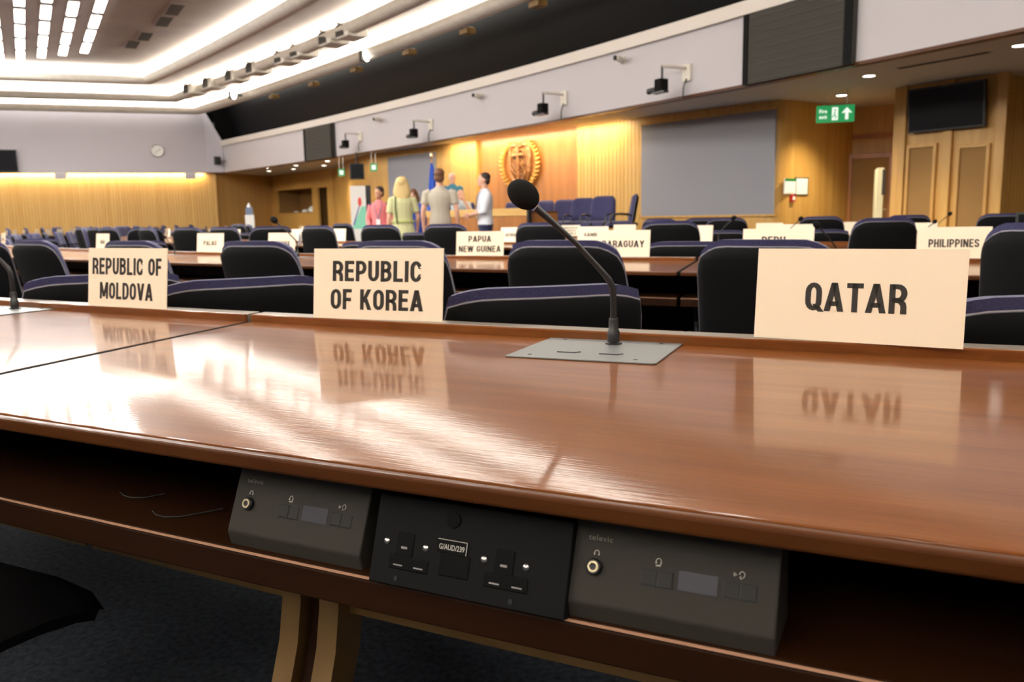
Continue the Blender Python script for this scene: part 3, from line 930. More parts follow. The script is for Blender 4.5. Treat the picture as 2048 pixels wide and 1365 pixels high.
Zr = ROWZ[0] + .0212
for px, py, yaw, lines, h, fit, gap in ((251, 615, -.534, ['REPUBLIC OF', 'MOLDOVA'], .053, (.886, .68), 1.47), (751, 640, -.391, ['REPUBLIC', 'OF KOREA'], .054, (.69, .717), 1.38), (1704, 686, -.557, ['QATAR'], .0575, (.486,), 1.5)):
    p = onz(px, py, Zr)
    placard(lines, p, yaw, 'cream placard lettered %s on the nearest desk ridge' % ' '.join(lines), 'placards on the nearest desks', h, fit, gap, PW_=.389, PH_=.186)
ROW2 = [(7, 500, 'NORWAY'), (205, 505, 'OMAN'), (420, 507.5, 'PALAU'), (562, 509, 'PANAMA'), (959, 512.5, 'PAPUA|NEW GUINEA'), (1245, 516, 'PARAGUAY'), (1545, 522, 'PERU'), (1905, 531, 'PHILIPPINES')]
FIT = {'NORWAY': (.5,), 'OMAN': (.35,), 'PALAU': (.49,), 'PANAMA': (.64,), 'PAPUA|NEW GUINEA': (.48, .89), 'PARAGUAY': (.8,), 'PERU': (.38,), 'PHILIPPINES': (.68,), 'GAMBIA': (.57,), 'GEORGIA': (.6,), 'FINLAND': (.62,), 'EGYPT': (.45,), "DEMOCRATIC|PEOPLE'S|REPUBLIC": (.8, .62, .66)}
YW2 = {'PAPUA|NEW GUINEA': -.352, 'PARAGUAY': -.507, 'PALAU': -.55}
for px, py, nm in ROW2:
    p = onr(px, py, ROWR[1] - .035); g = angof(p); _, yaw = seg_frame(ROWR[1], g); p.z = ROWZ[1] + .021
    lines = nm.split('|')
    placard(lines, p, YW2.get(nm, yaw + random.uniform(-.06, .06)), 'cream placard lettered %s in the second desk row' % ' '.join(lines), 'placards in the second desk row',
            .045, FIT[nm], 1.6)
    PN[(1, nm)] = g
blank = None


def far_row(row, names, g0, dg, k0, k1, ref):
    """placards along a far row: position k counts to the left from the reference"""
    global blank
    for k in range(k0, k1 + 1):
        g = g0 + dg * k + (random.uniform(-.12, .12) / ROWR[row] if k not in names else 0)
        p, yaw = seg_frame(ROWR[row] - .035, g); p.z = ROWZ[row] + .021
        if not free_spot(p, row): continue
        yaw += random.uniform(-.12, .12)
        grp = 'placards in the %s desk row' % ROWNAME[row]
        if k in names:
            ln = names[k].split('|')
            placard(ln, p, yaw, 'cream placard lettered %s in the %s desk row' % (' '.join(ln), ROWNAME[row]), grp, .042 if len(ln) < 3 else .03, FIT[names[k]], 1.5)
        else:
            side = 'left' if k > 0 else 'right'
            lab = 'cream placard in the %s desk row, %s to the %s of %s' % (ROWNAME[row], ORD[abs(k) - 1], side, ref)
            if blank is None: blank = o = placard([], p, yaw, lab, grp)
            else: o = dup(blank, p, (-.112, 0, yaw), lab, grp)
        PN[(row, k)] = g


G3 = angof(onr(1185, 478, ROWR[2] - .035)); G4 = angof(onr(1140, 467, ROWR[3] - .035))
far_row(2, {0: 'GAMBIA', 1: 'GEORGIA', -3: 'FINLAND'}, G3, 1.08 / ROWR[2], -3, 24, 'GAMBIA')
far_row(3, {0: "DEMOCRATIC|PEOPLE'S|REPUBLIC", -2: 'EGYPT'}, G4, 1.08 / ROWR[3], -4, 20, 'the three-line placard')
gN = PN[(1, 'NORWAY')]
far_row(1, {}, gN, 1.08 / ROWR[1], 1, 21, 'NORWAY')

# ------------------------------------------------------------------ microphones let into the desks
def make_mic():
    t = thing('conference_microphone', '', 'microphone', (0, 0, 0), 0, 'desk microphones')
    k = .25; mb = MB()
    pl = [(-.153, -.262), (.15, -.262), (.156, -.256), (.153, 0), (-.153, 0)]
    mb.prism(pl, .0003, .0035).build('base_plate', M['plate'], t, bevel=.0008)
    sb = MB()
    for x, y in ((-.11, -.235), (.11, -.235), (-.11, -.02), (.11, -.02)): sb.lathe([(.0001, .0036), (.0045, .0036), (.004, .0046), (.0001, .0046)], 10, (x, y, 0))
    sb.build('screw', M['black'], t)
    kb = MB()
    for x in (-.045, .045):
        kb.tube([(x - .022, -.19, .0042), (x + .016, -.19, .0042), (x + .024, -.178, .0042)], .0025, 6, flat=.5)
    kb.build('switch_slot', M['black'], t)
    bx, by = .012, -.05
    MB().lathe([(.001, .003), (.0185, .003), (.0185, .0065), (.0135, .008), (.0135, .030), (.011, .034), (.0105, .055), (.009, .06), (.001, .06)], 20, (bx, by, 0)).build('socket', M['black'], t, smooth=True)
    d = Vector((-.887, -.46, 0)); d.normalize()
    pts = [(0, .058), (0, .095), (-.002, .125), (-.010, .143), (-.026, .162), (-.080, .222), (-.126, .264), (-.166, .299)]
    P = [Vector((bx, by, 0)) + d * (-s) + Vector((0, 0, z)) for s, z in pts]
    MB().tube(P, [.0075, .0075, .0075, .0072, .0062, .0055, .0065, .0085], 12).build('gooseneck', M['black'], t, smooth=True)
    h = Vector((bx, by, 0)) + d * .192 + Vector((0, 0, .327))
    axd = (d * .77 + Vector((0, 0, .64))).normalized()
    T = Vector((0, 0, 1)).rotation_difference(axd).to_matrix()
    MB().ell(h, (.029, .029, .037), 24, 16, T).build('windscreen', M['matblack'], t, smooth=True)
    return t


mic = make_mic()
for i, lab in ((0, 'black gooseneck microphone between the KOREA and QATAR placards'), (-1, 'black gooseneck microphone cut by the left edge of the picture')):
    g = ROWC[0] - i * SEGW / ROWR[0] - .0007
    p, yaw = seg_frame(ROWR[0] + .002, g); p.z = ROWZ[0]
    o = mic if i == 0 else dup(mic, p)
    o.location = p; o.rotation_euler = (0, 0, yaw + .05); o['label'] = lab
# farther microphones, bent lower: (row, pixel column of the base, turn, size)
for row, px, tn, sc_, lab in ((1, 1668, .2, .66, 'low gooseneck microphone between the PERU and PHILIPPINES placards'), (1, 600, .1, .92, 'gooseneck microphone just right of the PANAMA placard'), (1, 352, -.1, .5, 'low gooseneck microphone left of the PALAU placard'),
                              (2, 1432, 2.6, .8, 'small gooseneck microphone before the grey screen'), (2, 1566, 2.5, .75, 'small gooseneck microphone before the rounded wood corner'), (2, 1836, 2.5, .62, 'small gooseneck microphone before the left brown panel'), (3, 1868, 2.8, .85, 'small gooseneck microphone between the two brown panels'), (2, 1062, .4, .6, 'small gooseneck microphone just right of the GEORGIA placard')):
    q = onr(px, 480, ROWR[row] + .08); _, yaw = seg_frame(ROWR[row], angof(q)); q.z = ROWZ[row]
    o = dup(mic, q, yaw + tn, lab); o.scale = (sc_, sc_, sc_)

# ------------------------------------------------------------------ console units and socket panel on the shelf of the nearest desk
def face_frame(g, r0, z0, r1, z1):
    O = polar(r0, g, z0); s = (polar(r1, g, z1) - O).normalized()
    X = (polar(r0, g - .001, z0) - O).normalized(); n = X.cross(s).normalized()
    return Matrix(((X.x, s.x, n.x, O.x), (X.y, s.y, n.y, O.y), (X.z, s.z, n.z, O.z), (0, 0, 0, 1)))


def make_console():
    """local: x right, y up the sloping face, z out of the face"""
    t = thing('conference_console', '', 'console', (0, 0, 0), 0, 'console units under the nearest desk')
    f = .105
    prof = [(.0, 0), (.086, 0), (.086, -.05), (.01, -.10), (-.028, -.055), (-.019, -.014)]     # (up the face, out)
    mb = MB(); mb.loft([[(s * f, y, z) for y, z in prof] for s in (-1, 1)]).build('housing', M['console'], t, bevel=.0022)
    MB().lathe([(.0001, .0), (.0085, .0), (.0085, .004), (.0072, .0055), (.0055, .0055), (.0001, .0054)], 24, (-.0786, .0378, 0)).build('jack_collar', M['black'], t, smooth=True)
    j = MB(); ro = 24
    j.loft([[(-.0786 + r * math.cos(2 * PI * k / ro), .0378 + r * math.sin(2 * PI * k / ro), z) for k in range(ro)] for r, z in ((.0058, .0050), (.0058, .0064), (.0036, .0064), (.0036, .0050))], cap=False, close=True)
    j.build('jack_ring', M['brass'], t)
    for nm, x0, x1, y0, y1 in (('volume_key', -.0275, .0037, .0288, .0449), ('channel_key', .0537, .0852, .0302, .0455)):
        MB().box(x0 - .0009, x1 + .0009, y0 - .0012, y1 + .0009, -.001, .0004).build('key_gap', M['black'], t, bevel=.002)
        xm = (x0 + x1) / 2
        MB().box(x0, xm - .0004, y0, y1, -.001, .0013).box(xm + .0004, x1, y0, y1, -.001, .0013).build(nm, M['key'], t, bevel=.0009)
    MB().box(.0072, .0495, .0280, .0492, -.001, .0002).build('display_frame', M['key'], t)
    MB().box(.0092, .0478, .0293, .0480, 0, .0006).build('display', M['lcd'], t)
    TT = Matrix(((1, 0, 0, 0), (0, 0, 1, 0), (0, 1, 0, 0), (0, 0, 0, 1)))
    o = lettering('lettering', ['televic'], .0056, M['dimmark'], t, .01, 1.15, T=TT, space=1.1); o.location = (-.0755, .0672, .0004)
    ic = MB()
    def arcpts(cx, cy, rx, ry, a0, a1, n=12): return [(cx + rx * math.cos(a0 + (a1 - a0) * i / n), cy + ry * math.sin(a0 + (a1 - a0) * i / n), .0005) for i in range(n + 1)]
    ic.tube(arcpts(-.0778, .0516, .0026, .0030, -.35, PI + .35), .00042, 5)
    ic.tube([(-.0802, .0497, .0005), (-.0802, .0518, .0005)], .0007, 5).tube([(-.0754, .0497, .0005), (-.0754, .0518, .0005)], .0007, 5)
    ic.tube(arcpts(-.0122, .0531, .0027, .0032, -.5, PI + .5), .00042, 5)
    ic.tube([(-.0147, .0508, .0005), (-.0147, .0532, .0005)], .0007, 5).tube([(-.0097, .0508, .0005), (-.0097, .0532, .0005)], .0007, 5)
    ic.tube([(-.0148, .0490, .0005), (-.0098, .0490, .0005), (-.0098, .0503, .0005), (-.0148, .0490, .0005)], .0004, 5)
    ic.tube(arcpts(.0700, .0535, .0025, .0030, -1.3, PI + .1), .00042, 5)
    ic.tube([(.0705, .0506, .0005), (.0692, .0492, .0005), (.0680, .0506, .0005), (.0690, .0522, .0005)], .00042, 5)
    for q in (.0016, .0028, .004): ic.tube(arcpts(.0662, .0530, q, q, PI - .5, PI + .5, 6), .00035, 5)
    ic.build('printed_symbols', M['mark'], t)
    return t


con = make_console(); 
for n_, (g, r0, r1, lab) in enumerate(((-.43138, 32.12, 32.09, 'charcoal console with jack and keys right of the power sockets'), (-.41656, 32.115, 32.085, 'charcoal console with jack and keys left of the power sockets'))):
    MX = face_frame(g, r0, .635, r1, .705)
    o = con if n_ == 0 else dup(con)
    o.location = MX.to_translation(); o.rotation_euler = MX.to_euler(); o['label'] = lab
CON0 = con
t = thing('power_socket_panel', 'dark grey power socket panel lettered G/AUD/239 between two consoles', 'socket panel')
MX = face_frame(-.4244, 32.133, .618, 32.101, .712); t.location = MX.to_translation(); t.rotation_euler = MX.to_euler()
MB().box(-.1215, .1215, 0, .1, -.05, 0).build('face_plate', M['socket'], t, bevel=.001)
for ex, wx in ((-.079, -.0715), (.0475, .0515)):
    so = MB().box(ex - .0115, ex + .0115, .033, .0605, -.002, .0012).box(wx - .026, wx + .026, .0185, .034, -.002, .0012).build('socket_outlet', M['outlet'], t, bevel=.0012)
    MB().box(ex - .004, ex + .004, .042, .0445, .0012, .0016).box(wx - .019, wx - .007, .0225, .024, .0012, .0016).box(wx + .008, wx + .02, .0225, .024, .0012, .0016).build('contact', M['chrome'], so)
for x, y in ((-.1035, .0475), (-.0516, .047), (.0228, .0463), (.0731, .046)):
    MB().lathe([(.0001, 0), (.0038, 0), (.0036, .0012), (.0024, .0022), (.0001, .0026)], 14, (x, y, 0)).build('screw', M['chrome'], t, smooth=True)
for x, y in ((-.085, .008), (.06, .008)):
    MB().lathe([(.0001, 0), (.003, 0), (.0028, .0012), (.0001, .0014)], 12, (x, y, 0)).build('black_screw', M['black'], t, smooth=True)
MB().lathe([(.0001, 0), (.009, 0), (.0088, .002), (.0001, .003)], 20, (-.0202, .0825, 0)).build('blanking_cap', M['outlet'], t, smooth=True)
lb = MB().box(-.036, .0012, .0455, .0605, 0, .0016).build('label_holder', M['outlet'], t, bevel=.0004)
MB().box(-.036, .001, .0600, .0606, .0016, .002).box(.0006, .0012, .0465, .0606, .0016, .002).build('clear_edge', M['mark'], lb)
o = lettering('lettering', ['G/AUD/239'], .0058, M['mark'], lb, .012, .8, T=Matrix(((1, 0, 0, 0), (0, 0, 1, 0), (0, 1, 0, 0), (0, 0, 0, 1)))); o.location = (-.0178, .0525, .0019)
MB().box(-.031, .006, .021, .0455, -.002, .0014).build('network_outlet', M['outlet'], t, bevel=.001)
# loose wires on the shelf
for nm, pp in (('thin wire curling on the shelf beside the left console', [(240, 984), (248, 992), (262, 996), (290, 996), (330, 988)]), ('thin dark wire running along the shelf to the left console', [(305, 1022), (312, 1030), (330, 1035), (360, 1034), (400, 1027), (446, 1018)])):
    q = [onz(a, b, .6185) for a, b in pp]
    c = thing('loose_wire', nm, 'wire', q[0]); iv = Matrix.Translation(-q[0])
    c2 = MB().at(iv).tube(q, .0012, 6).build('wire', M['piping' if False else 'key'], c, smooth=True)

# ------------------------------------------------------------------ navy swivel chairs
def back_surface(w0, w1, h, z0, tilt, wrap, y0, rnd=1.0):
    """point and normal of the chair back; a across, b upwards"""
    def pt(a, b):
        s = (b + 1) / 2; hw = (w0 + (w1 - w0) * s) / 2
        x = a * hw; zz = z0 + s * h
        # rounded upper corners
        k = max(0, s - .72) / .28
        x *= 1 - .07 * rnd * k ** 3 * abs(a) ** 2
        zz -= .042 * rnd * max(0, abs(a) - .55) ** 2 / .2025 * k
        y = y0 - math.tan(tilt) * (s * h) + wrap * a * a
        n = Vector((-2 * wrap * a / hw, 1, math.tan(tilt))).normalized()
        return Vector((x, y, zz)), n
    return pt


def make_chair(drop=0.0, tilt=.17, full=True, with_arms=True, wide=0.0, cloth='navy', rnd=1.0):
    """local: faces +y, origin on the floor under the seat"""
    t = thing('swivel_chair', '', 'chair')
    sh, nv, pi_, ar, st = MB(), MB(), MB(), MB(), MB()
    B = back_surface(.555 + wide, .50 + wide, .47, .475 - drop, tilt, .045, -.21, rnd)
    sh.pillow(B, .022, .006, 12, 10, 6)
    B2 = back_surface(.545 + wide, .495 + wide, .485, .492 - drop, tilt, .045, -.202, rnd * 1.1)
    nv.pillow(B2, 0, .066, 14, 12, 9)
    e = [B(a, -1) for a in ()]
    rim = [B(-1, b)[0] + B(-1, b)[1] * .004 for b in np.linspace(-1, 1, 9)] + [B(a, 1)[0] + B(a, 1)[1] * .004 for a in np.linspace(-1, 1, 13)[1:-1]] + [B(1, b)[0] + B(1, b)[1] * .004 for b in np.linspace(1, -1, 9)]
    pi_.tube(rim, .0045, 6)
    zs = .44 - drop

    def seat(a, b):
        return Vector((a * .265, b * .25 + .05, zs + .025 * max(0, -b) ** 3 - .03 * max(0, b) ** 4)), Vector((0, 0, 1))
    nv2 = MB(); nv2.pillow(seat, 0, .075, 10, 10, 4)
    sh2 = MB(); sh2.pillow(seat, .05, .004, 10, 10, 5)
    arms = []
    for s in (-1, 1) if with_arms else ():
        m = MB().tube([(s * .255, .2, zs + .0), (s * .262, .2, zs + .1), (s * .262, .16, zs + .18), (s * .262, .05, zs + .195), (s * .26, -.1, zs + .185), (s * .25, -.19, zs + .15)], [.014, .014, .016, .018, .018, .014], 8)
        arms.append(m)
    st.lathe([(.0001, .1), (.03, .1), (.03, .25), (.02, .25), (.02, zs - .03), (.11, zs - .025), (.11, zs - .015), (.0001, zs - .015)], 12)
    bs = MB()
    cs = MB()
    for k in range(5):
        a = 2 * PI * k / 5 + .3
        bs.tube([(.02 * math.cos(a), .02 * math.sin(a), .115), (.3 * math.cos(a), .3 * math.sin(a), .07)], [.024, .016], 8, flat=.7)
        cs.at(Matrix.Translation((.3 * math.cos(a), .3 * math.sin(a), .03)) @ Matrix.Rotation(a, 4, 'Z') @ Matrix.Rotation(PI / 2, 4, 'X')).lathe([(.0001, -.02), (.03, -.02), (.03, .02), (.0001, .02)], 10)
    if full:
        sh.build('back_shell', M['shell'], t, smooth=50); nv.build('back_cushion', M[cloth], t, smooth=50)
        pi_.build('piping', M['piping'], t, smooth=True)
        nv2.build('seat_cushion', M[cloth], t, smooth=50); sh2.build('seat_shell', M['shell'], t, smooth=50)
        for m in arms: m.build('armrest', M['black'], t, smooth=True)
        st.build('pedestal', M['chrome'], t, smooth=True); bs.build('star_base', M['black'], t, smooth=True)
        cs.build('casters', M['black'], t)['kind'] = 'stuff'
        return t
    bpy.data.objects.remove(t)
    mb = MB()
    for i, parts in enumerate(((sh, sh2, bs, cs, *arms, st), (nv, nv2), (pi_,))):
        mb.mat(i)
        for p in parts: mb.add(p.v, p.f)
    o = mb.build('swivel_chair', [M['shell'], M['navy'], M['piping']], smooth=50)
    return tag(o, '', 'chair')


tall = make_chair(0, .17)
low = make_chair(.132, .26, wide=.06, rnd=.45)
mid = make_chair(.055, .26, with_arms=False, wide=.085)
tall_far = make_chair(0, .17, False)
low_far = make_chair(.132, .26, False, wide=.06, rnd=.45)
_used = set()
SPOTS = []


def clear_of(p, d=.62): return all((Vector((p[0], p[1], 0)) - q).length > d for q in SPOTS)



def chair(proto, P, face, label, group):
    """FACE is the heading of the sitter, radians to the left of +Y"""
    P = Vector((P[0], P[1], 0)); SPOTS.append(P)
    if proto.name not in _used:
        _used.add(proto.name); o = proto; o.location = P; o.rotation_euler = (0, 0, face)
    else: o = dup(proto, P, face)
    o['label'] = label; o['group'] = group
    return o


def back_at(px, r, face, off=.30):
    """floor point of a chair whose back is seen at a pixel column on radius r"""
    p = onr(px, 500, r)
    return Vector((p.x - math.sin(face) * off, p.y + math.cos(face) * off, 0))


# tall chairs of the second row, seen from behind: (pixel column, heading)
NEAR = [(-60, .1, 'cut by the left edge of the picture, at the NORWAY placard'), (62, -.55, 'left of the MOLDOVA placard'), (258, -.5, 'straight behind the MOLDOVA placard'), (507, -.5, 'between the MOLDOVA and KOREA placards'), (790, -.5, 'straight behind the KOREA placard'),
        (1121, -.5, 'behind the tall microphone and left of PARAGUAY'), (1526, -.62, 'half hidden by the QATAR placard'), (2085, -1.0, 'at the right edge of the picture, tilted beside QATAR')]
for px, fc, lab in NEAR:
    chair(mid if px < 1900 else tall, back_at(px, 29.35, fc), fc, 'black-backed navy chair ' + lab, 'chairs of the second desk row')
# low chairs right behind the nearest desk: (pixel column, radius of the back, heading)
LOWN = [(203, 30.78, .62, 'behind the MOLDOVA placard'), (487, 30.78, .52, 'between the MOLDOVA and KOREA placards'), (1088, 30.80, .24, 'under the tall microphone'), (2105, 30.74, .18, 'at the right edge of the picture beside QATAR')]
for px, rr_, fc, lab in LOWN:
    chair(low, back_at(px, rr_, fc, .27), fc, 'low navy chair with grey piping ' + lab, 'low chairs behind the nearest desk')


# chairs of the farther rows that show singly: (pixel column, radius of the back, chair, label)
FAR = [(632, 25.9, 'tall', 'right of the PANAMA placard'), (757, 25.9, 'tall', 'straight above the KOREA placard'), (888, 25.9, 'tall', 'left of the PAPUA NEW GUINEA placard'), (1076, 25.9, 'tall', 'behind the microphone stem, between GEORGIA and GAMBIA'),
       (1340, 25.9, 'tall', 'right of the PARAGUAY placard'), (1772, 25.9, 'tall', 'left of the PHILIPPINES placard'), (740, 27.2, 'low', 'rising behind the top edge of the KOREA placard'), (1372, 27.2, 'low', 'on the second desk row edge between PARAGUAY and PERU'), (1090, 27.2, 'low', 'behind the chair at the microphone'), (485, 27.2, 'low', 'between the PALAU and PANAMA placards'),
       (1441, 23.6, 'low', 'below the small microphone before the grey screen'), (1640, 23.6, 'low', 'just right of the PERU placard'), (1062, 23.6, 'low', 'behind the microphone stem, above the nearer chairs'), (836, 23.7, 'low', 'in front of the person in grey, left'),
       (1318, 22.5, 'tall', 'below the left part of the grey screen'), (1404, 22.5, 'tall', 'beside the EGYPT placard'), (1452, 22.5, 'tall', 'under the right part of the grey screen'), (1640, 22.5, 'tall', 'before the exit recess'), (1815, 22.5, 'tall', 'under the left brown panel'), (2004, 22.5, 'tall', 'under the right end of the television wall'), (683, 22.6, 'tall', 'below the white banner')]
for px, r, kind, lab in FAR:
    q = onr(px, 470, r); _, yaw = seg_frame(r, angof(q)); fc = yaw + random.uniform(.05, .45)
    pr = {'tall': tall, 'low': low}[kind]
    chair(pr, back_at(px, r, fc, .28), fc, 'navy chair ' + lab, 'chairs of the farther desk rows')
for g, n in [(PN[1, 'NORWAY'], 'NORWAY'), (PN[1, 'OMAN'], 'OMAN'), (PN[1, 'PALAU'], 'PALAU')]:
    fc = random.uniform(0, .4)
    if clear_of(polar(ROWR[1] - .52, g + .004)): chair(low, polar(ROWR[1] - .52, g + .004), fc, 'low navy chair just beyond the %s placard' % n, 'low chairs behind the second desk row')
    if clear_of(polar(ROWR[2] + 1.5, g - .012)): chair(tall, polar(ROWR[2] + 1.5, g - .012), fc, 'navy chair of the third desk row, seen above the %s placard' % n, 'chairs of the third desk row')
SPOTS.append(Vector((ony(500, 445, 27).x, 27, 0)))     # the dispenser stands here
# the left half of the hall: one chair drawn up to each placard, one low chair behind it
NUM = {}
for (r, k), g in sorted(((a, b) for a, b in PN.items() if not isinstance(a[1], str)), key=lambda q: q[0]):
    R = ROWR[r]; _, yaw = seg_frame(R, g)
    ref = {1: 'NORWAY', 2: 'GAMBIA', 3: 'three-line'}[r]
    for kind, rad in (('tall', R + 1.5), ('low', R - .52)):
        fc = yaw + random.uniform(-.3, .5)
        p = polar(rad, g + random.uniform(-.18, .18) / R)
        if px_of((p.x, p.y, .9))[0] > 585 or not free_spot(p, r) or uvof(p)[0] > -17.9 or not clear_of(p): continue
        far = p.y > 9.5
        pr = {('tall', 0): tall, ('tall', 1): tall_far, ('low', 0): low, ('low', 1): low_far}[kind, int(far)]
        chair(pr, p, fc, '%s chair of the %s desk row, %s to the left of the %s placard' % ('navy' if kind == 'tall' else 'low', ROWNAME[r], ORD[k - 1], ref), 'chairs in the left half of the hall')
# dark chair on the near side of the desk, at the lower left corner
side = make_chair(.075, .1, True, False, cloth='shell')  # black cloth in place of navy: shadow put into the colour
p = onz(58, 1150, .42)
side.location = (p.x - .26, p.y - .12, 0); side.rotation_euler = (0, 0, -.45)
side['label'] = 'dark armless chair in shadow under the desk at the lower left corner'; side['group'] = 'chairs at the nearest desk'



def heading_(p): return math.atan2(-p.x, p.y)


# ------------------------------------------------------------------ wall and alcove at the far left under the gallery
UA = -14.0
va = lambda px: vpx(px, UA)
wallseg('wall_far_wood', (-17.0, 20.25), (UA, va(545)), 0, Z_SOF, M['golden'])
A0, A1 = (UA, va(545)), (UA, va(668))
AP = onwall(545, 430, A0, A1); AQ = onwall(668, 430, A0, A1); ayaw = math.atan2(AQ.y - AP.y, AQ.x - AP.x); AL = (AQ.to_2d() - AP.to_2d()).length


def ax_(px): return (onwall(px, 430, A0, A1).to_2d() - AP.to_2d()).length


def az(px, py): return zat(px, py, A0, A1)


x1, x2, x3, x4 = ax_(556), ax_(626), ax_(637), ax_(656)
zt1, zb1, zt2 = az(590, 379), az(590, 425), az(646, 375)
mb = MB().box(0, x1, 0, .1, 0, Z_SOF).box(x2, x3, 0, .1, 0, Z_SOF).box(x4, AL, 0, .1, 0, Z_SOF).box(x1, x2, 0, .1, zt1, Z_SOF).box(x1, x2, 0, .1, 0, zb1).box(x3, x4, 0, .1, zt2, Z_SOF)
o = structure(mb.build('wall_alcove', M['goldflat'])); o.location = (AP.x, AP.y, 0); o.rotation_euler = (0, 0, ayaw)
mb = MB().box(x1 - .1, x2 + .1, 1.1, 1.15, 0, Z_SOF).box(x1 - .1, x1 - .05, .1, 1.1, 0, Z_SOF).box(x2 + .03, x2 + .08, .1, 1.1, 0, Z_SOF).box(x3 - .1, x4 + .1, 1.1, 1.15, 0, Z_SOF)
MB().box(x1 - .05, x2 + .03, .0, 1.1, zb1 - .05, zb1).build('counter', M['wood_light'], o)
mb.build('alcove_lining', M['brownpanel'], o)
for i, (px, wd, hh, lab) in enumerate(((594, .30, .12, 'small white pile on the alcove counter, left'), (615, .62, .26, 'large white covered dish on the alcove counter'), (576, .22, .06, 'thin white napkins at the left of the alcove counter'))):
    q = onwall(px, 430, A0, A1); d = Vector((-math.sin(ayaw), math.cos(ayaw), 0))
    c = MB().lathe([(.001, 0), (wd * .5, 0), (wd * .52, hh * .5), (wd * .34, hh * .9), (.001, hh)], 14).build('serving_dish', M['paper'], smooth=True)
    c.location = Vector((q.x, q.y, zb1)) + d * .4; tag(c, lab, 'dish', 'things on the alcove counter')
wallseg('wall_far_side', A1, (-15.4, vpx(700, -15.4)), 0, Z_SOF, M['redwood' if False else 'goldflat'])
wallseg('wall_far_end', (-15.4, vpx(700, -15.4)), (UP, V[740]), 0, Z_SOF, M['goldflat'])


def soffit_sign(px0, px1, py0, py1, u, label, full=False):
    P, Q = onu(px0, py0, u), onu(px1, py1, u); c = (P + Q) / 2
    wd, hh = abs(px1 - px0) / CAM_F * c.y * 1.02, abs(P.z - Q.z)
    yaw = math.atan2(-c.x, c.y) * .8
    t = thing('exit_sign', label, 'exit sign', c, yaw, 'green exit signs')
    MB().box(-wd / 2, wd / 2, -.02, .02, -hh / 2, hh / 2).build('sign_box', M['green_em'], t)
    MB().tube([(-wd * .3, 0, hh / 2), (-wd * .3, 0, Z_SOF - c.z)], .008, 6).tube([(wd * .3, 0, hh / 2), (wd * .3, 0, Z_SOF - c.z)], .008, 6).build('hanger', M['chrome'], t)
    if full:
        o = lettering('lettering', ['Fire', 'exit'], hh * .22, M['white_em'], t, .02, .95, 1.55); o.location = (-wd * .32, -.022, 0)
        mb = MB().box(-wd * .09, wd * .07, -.0215, -.0205, -hh * .38, hh * .38)
        mb.build('door_pictogram', M['white_em'], t)
        mb = MB(); k = hh * .36
        mb.ell((k * -.05, -.0225, k * .62), (k * .15, .001, k * .15), 10, 6)
        mb.tube([(-.02 * k, -.0225, .42 * k), (-.15 * k, -.0225, -.1 * k), (.12 * k, -.0225, -.35 * k), (.02 * k, -.0225, -.8 * k)], .09 * k, 6, flat=.02)
        mb.tube([(-.15 * k, -.0225, -.1 * k), (-.3 * k, -.0225, -.45 * k), (-.5 * k, -.0225, -.6 * k)], .08 * k, 6, flat=.02)
        mb.tube([(-.4 * k, -.0225, .15 * k), (-.1 * k, -.0225, .35 * k), (.25 * k, -.0225, .1 * k)], .07 * k, 6, flat=.02)
        mb.build('running_figure', M['green_em'], t)
        MB().at(Matrix.Translation((wd * .3, 0, 0))).add([(x * hh, -.0215, z * hh) for x, z in ((0, .36), (.3, .02), (.16, .02), (.09, .1), (.09, -.36), (-.09, -.36), (-.09, .1), (-.16, .02), (-.3, .02))], [tuple(range(9))]).build('arrow', M['white_em'], t)
    else:
        MB().box(-wd * .3, wd * .3, -.0215, -.0205, -hh * .3, hh * .3).build('pictogram', M['white_em'], t)
    return t


soffit_sign(1637, 1705, 215, 241, -16.6, 'green fire exit sign with arrow hanging before the recess at right', True)
soffit_sign(677, 689, 339, 352, -16.9, 'small green exit sign left of the hung dark television')
soffit_sign(741, 754, 328, 342, -16.9, 'small green exit sign right of the hung dark television')

# dark television hung under the gallery, banner and stand below it
P = onu(714, 343, -17.0); hw = 14 / CAM_F * P.y; hh = 15.5 / CAM_F * P.y
t = thing('television', 'small dark television hung from the gallery soffit above the banner', 'television', P, math.atan2(-P.x, P.y))
MB().box(-hw, hw, -.04, .04, -hh, hh).build('casing', M['black'], t, bevel=.01)
MB().box(-hw + .03, hw - .03, -.043, -.041, -hh + .03, hh - .03).build('screen', M['tv'], t)
MB().tube([(0, .0, hh), (0, .0, Z_SOF - P.z)], .03, 8).build('hanger', M['black'], t)
P = ony(718, 440, 22.0); zt = ony(718, 372, 22.0).z; wb = 30 / CAM_F * 22
t = thing('roll_up_banner', 'white roll-up banner with red spot and green wedge beside the woman in pink', 'banner', (P.x, P.y, 0), math.atan2(-P.x, P.y))
MB().box(-wb / 2, wb / 2, -.004, .004, .08, zt).build('banner_sheet', M['paper'], t)
MB().box(-wb / 2 - .02, wb / 2 + .02, -.1, .1, 0, .08).build('base', M['chrome'], t, bevel=.01)
MB().tube([(0, .03, .08), (0, .03, zt)], .012, 6).build('pole', M['chrome'], t)
M['mint'] = mat('mint print', srgb(140, 220, 190), .6); M['violet'] = mat('violet print', srgb(90, 100, 170), .6); M['redprint'] = mat('red print', srgb(225, 80, 70), .6)
h0 = 1.0
MB().add([(-wb * .45, -.005, h0 - .2), (wb * .48, -.005, h0 - .2), (wb * .48, -.005, h0 + .38), (wb * .2, -.005, h0 + .38)], [(0, 1, 2, 3)]).build('green_wedge', M['mint'], t)
MB().add([(-wb * .4, -.0055, h0 - .1), (-wb * .3, -.0055, h0 - .1), (wb * .12, -.0055, h0 + .42), (wb * .05, -.0055, h0 + .42)], [(0, 1, 2, 3)]).build('violet_line', M['violet'], t)
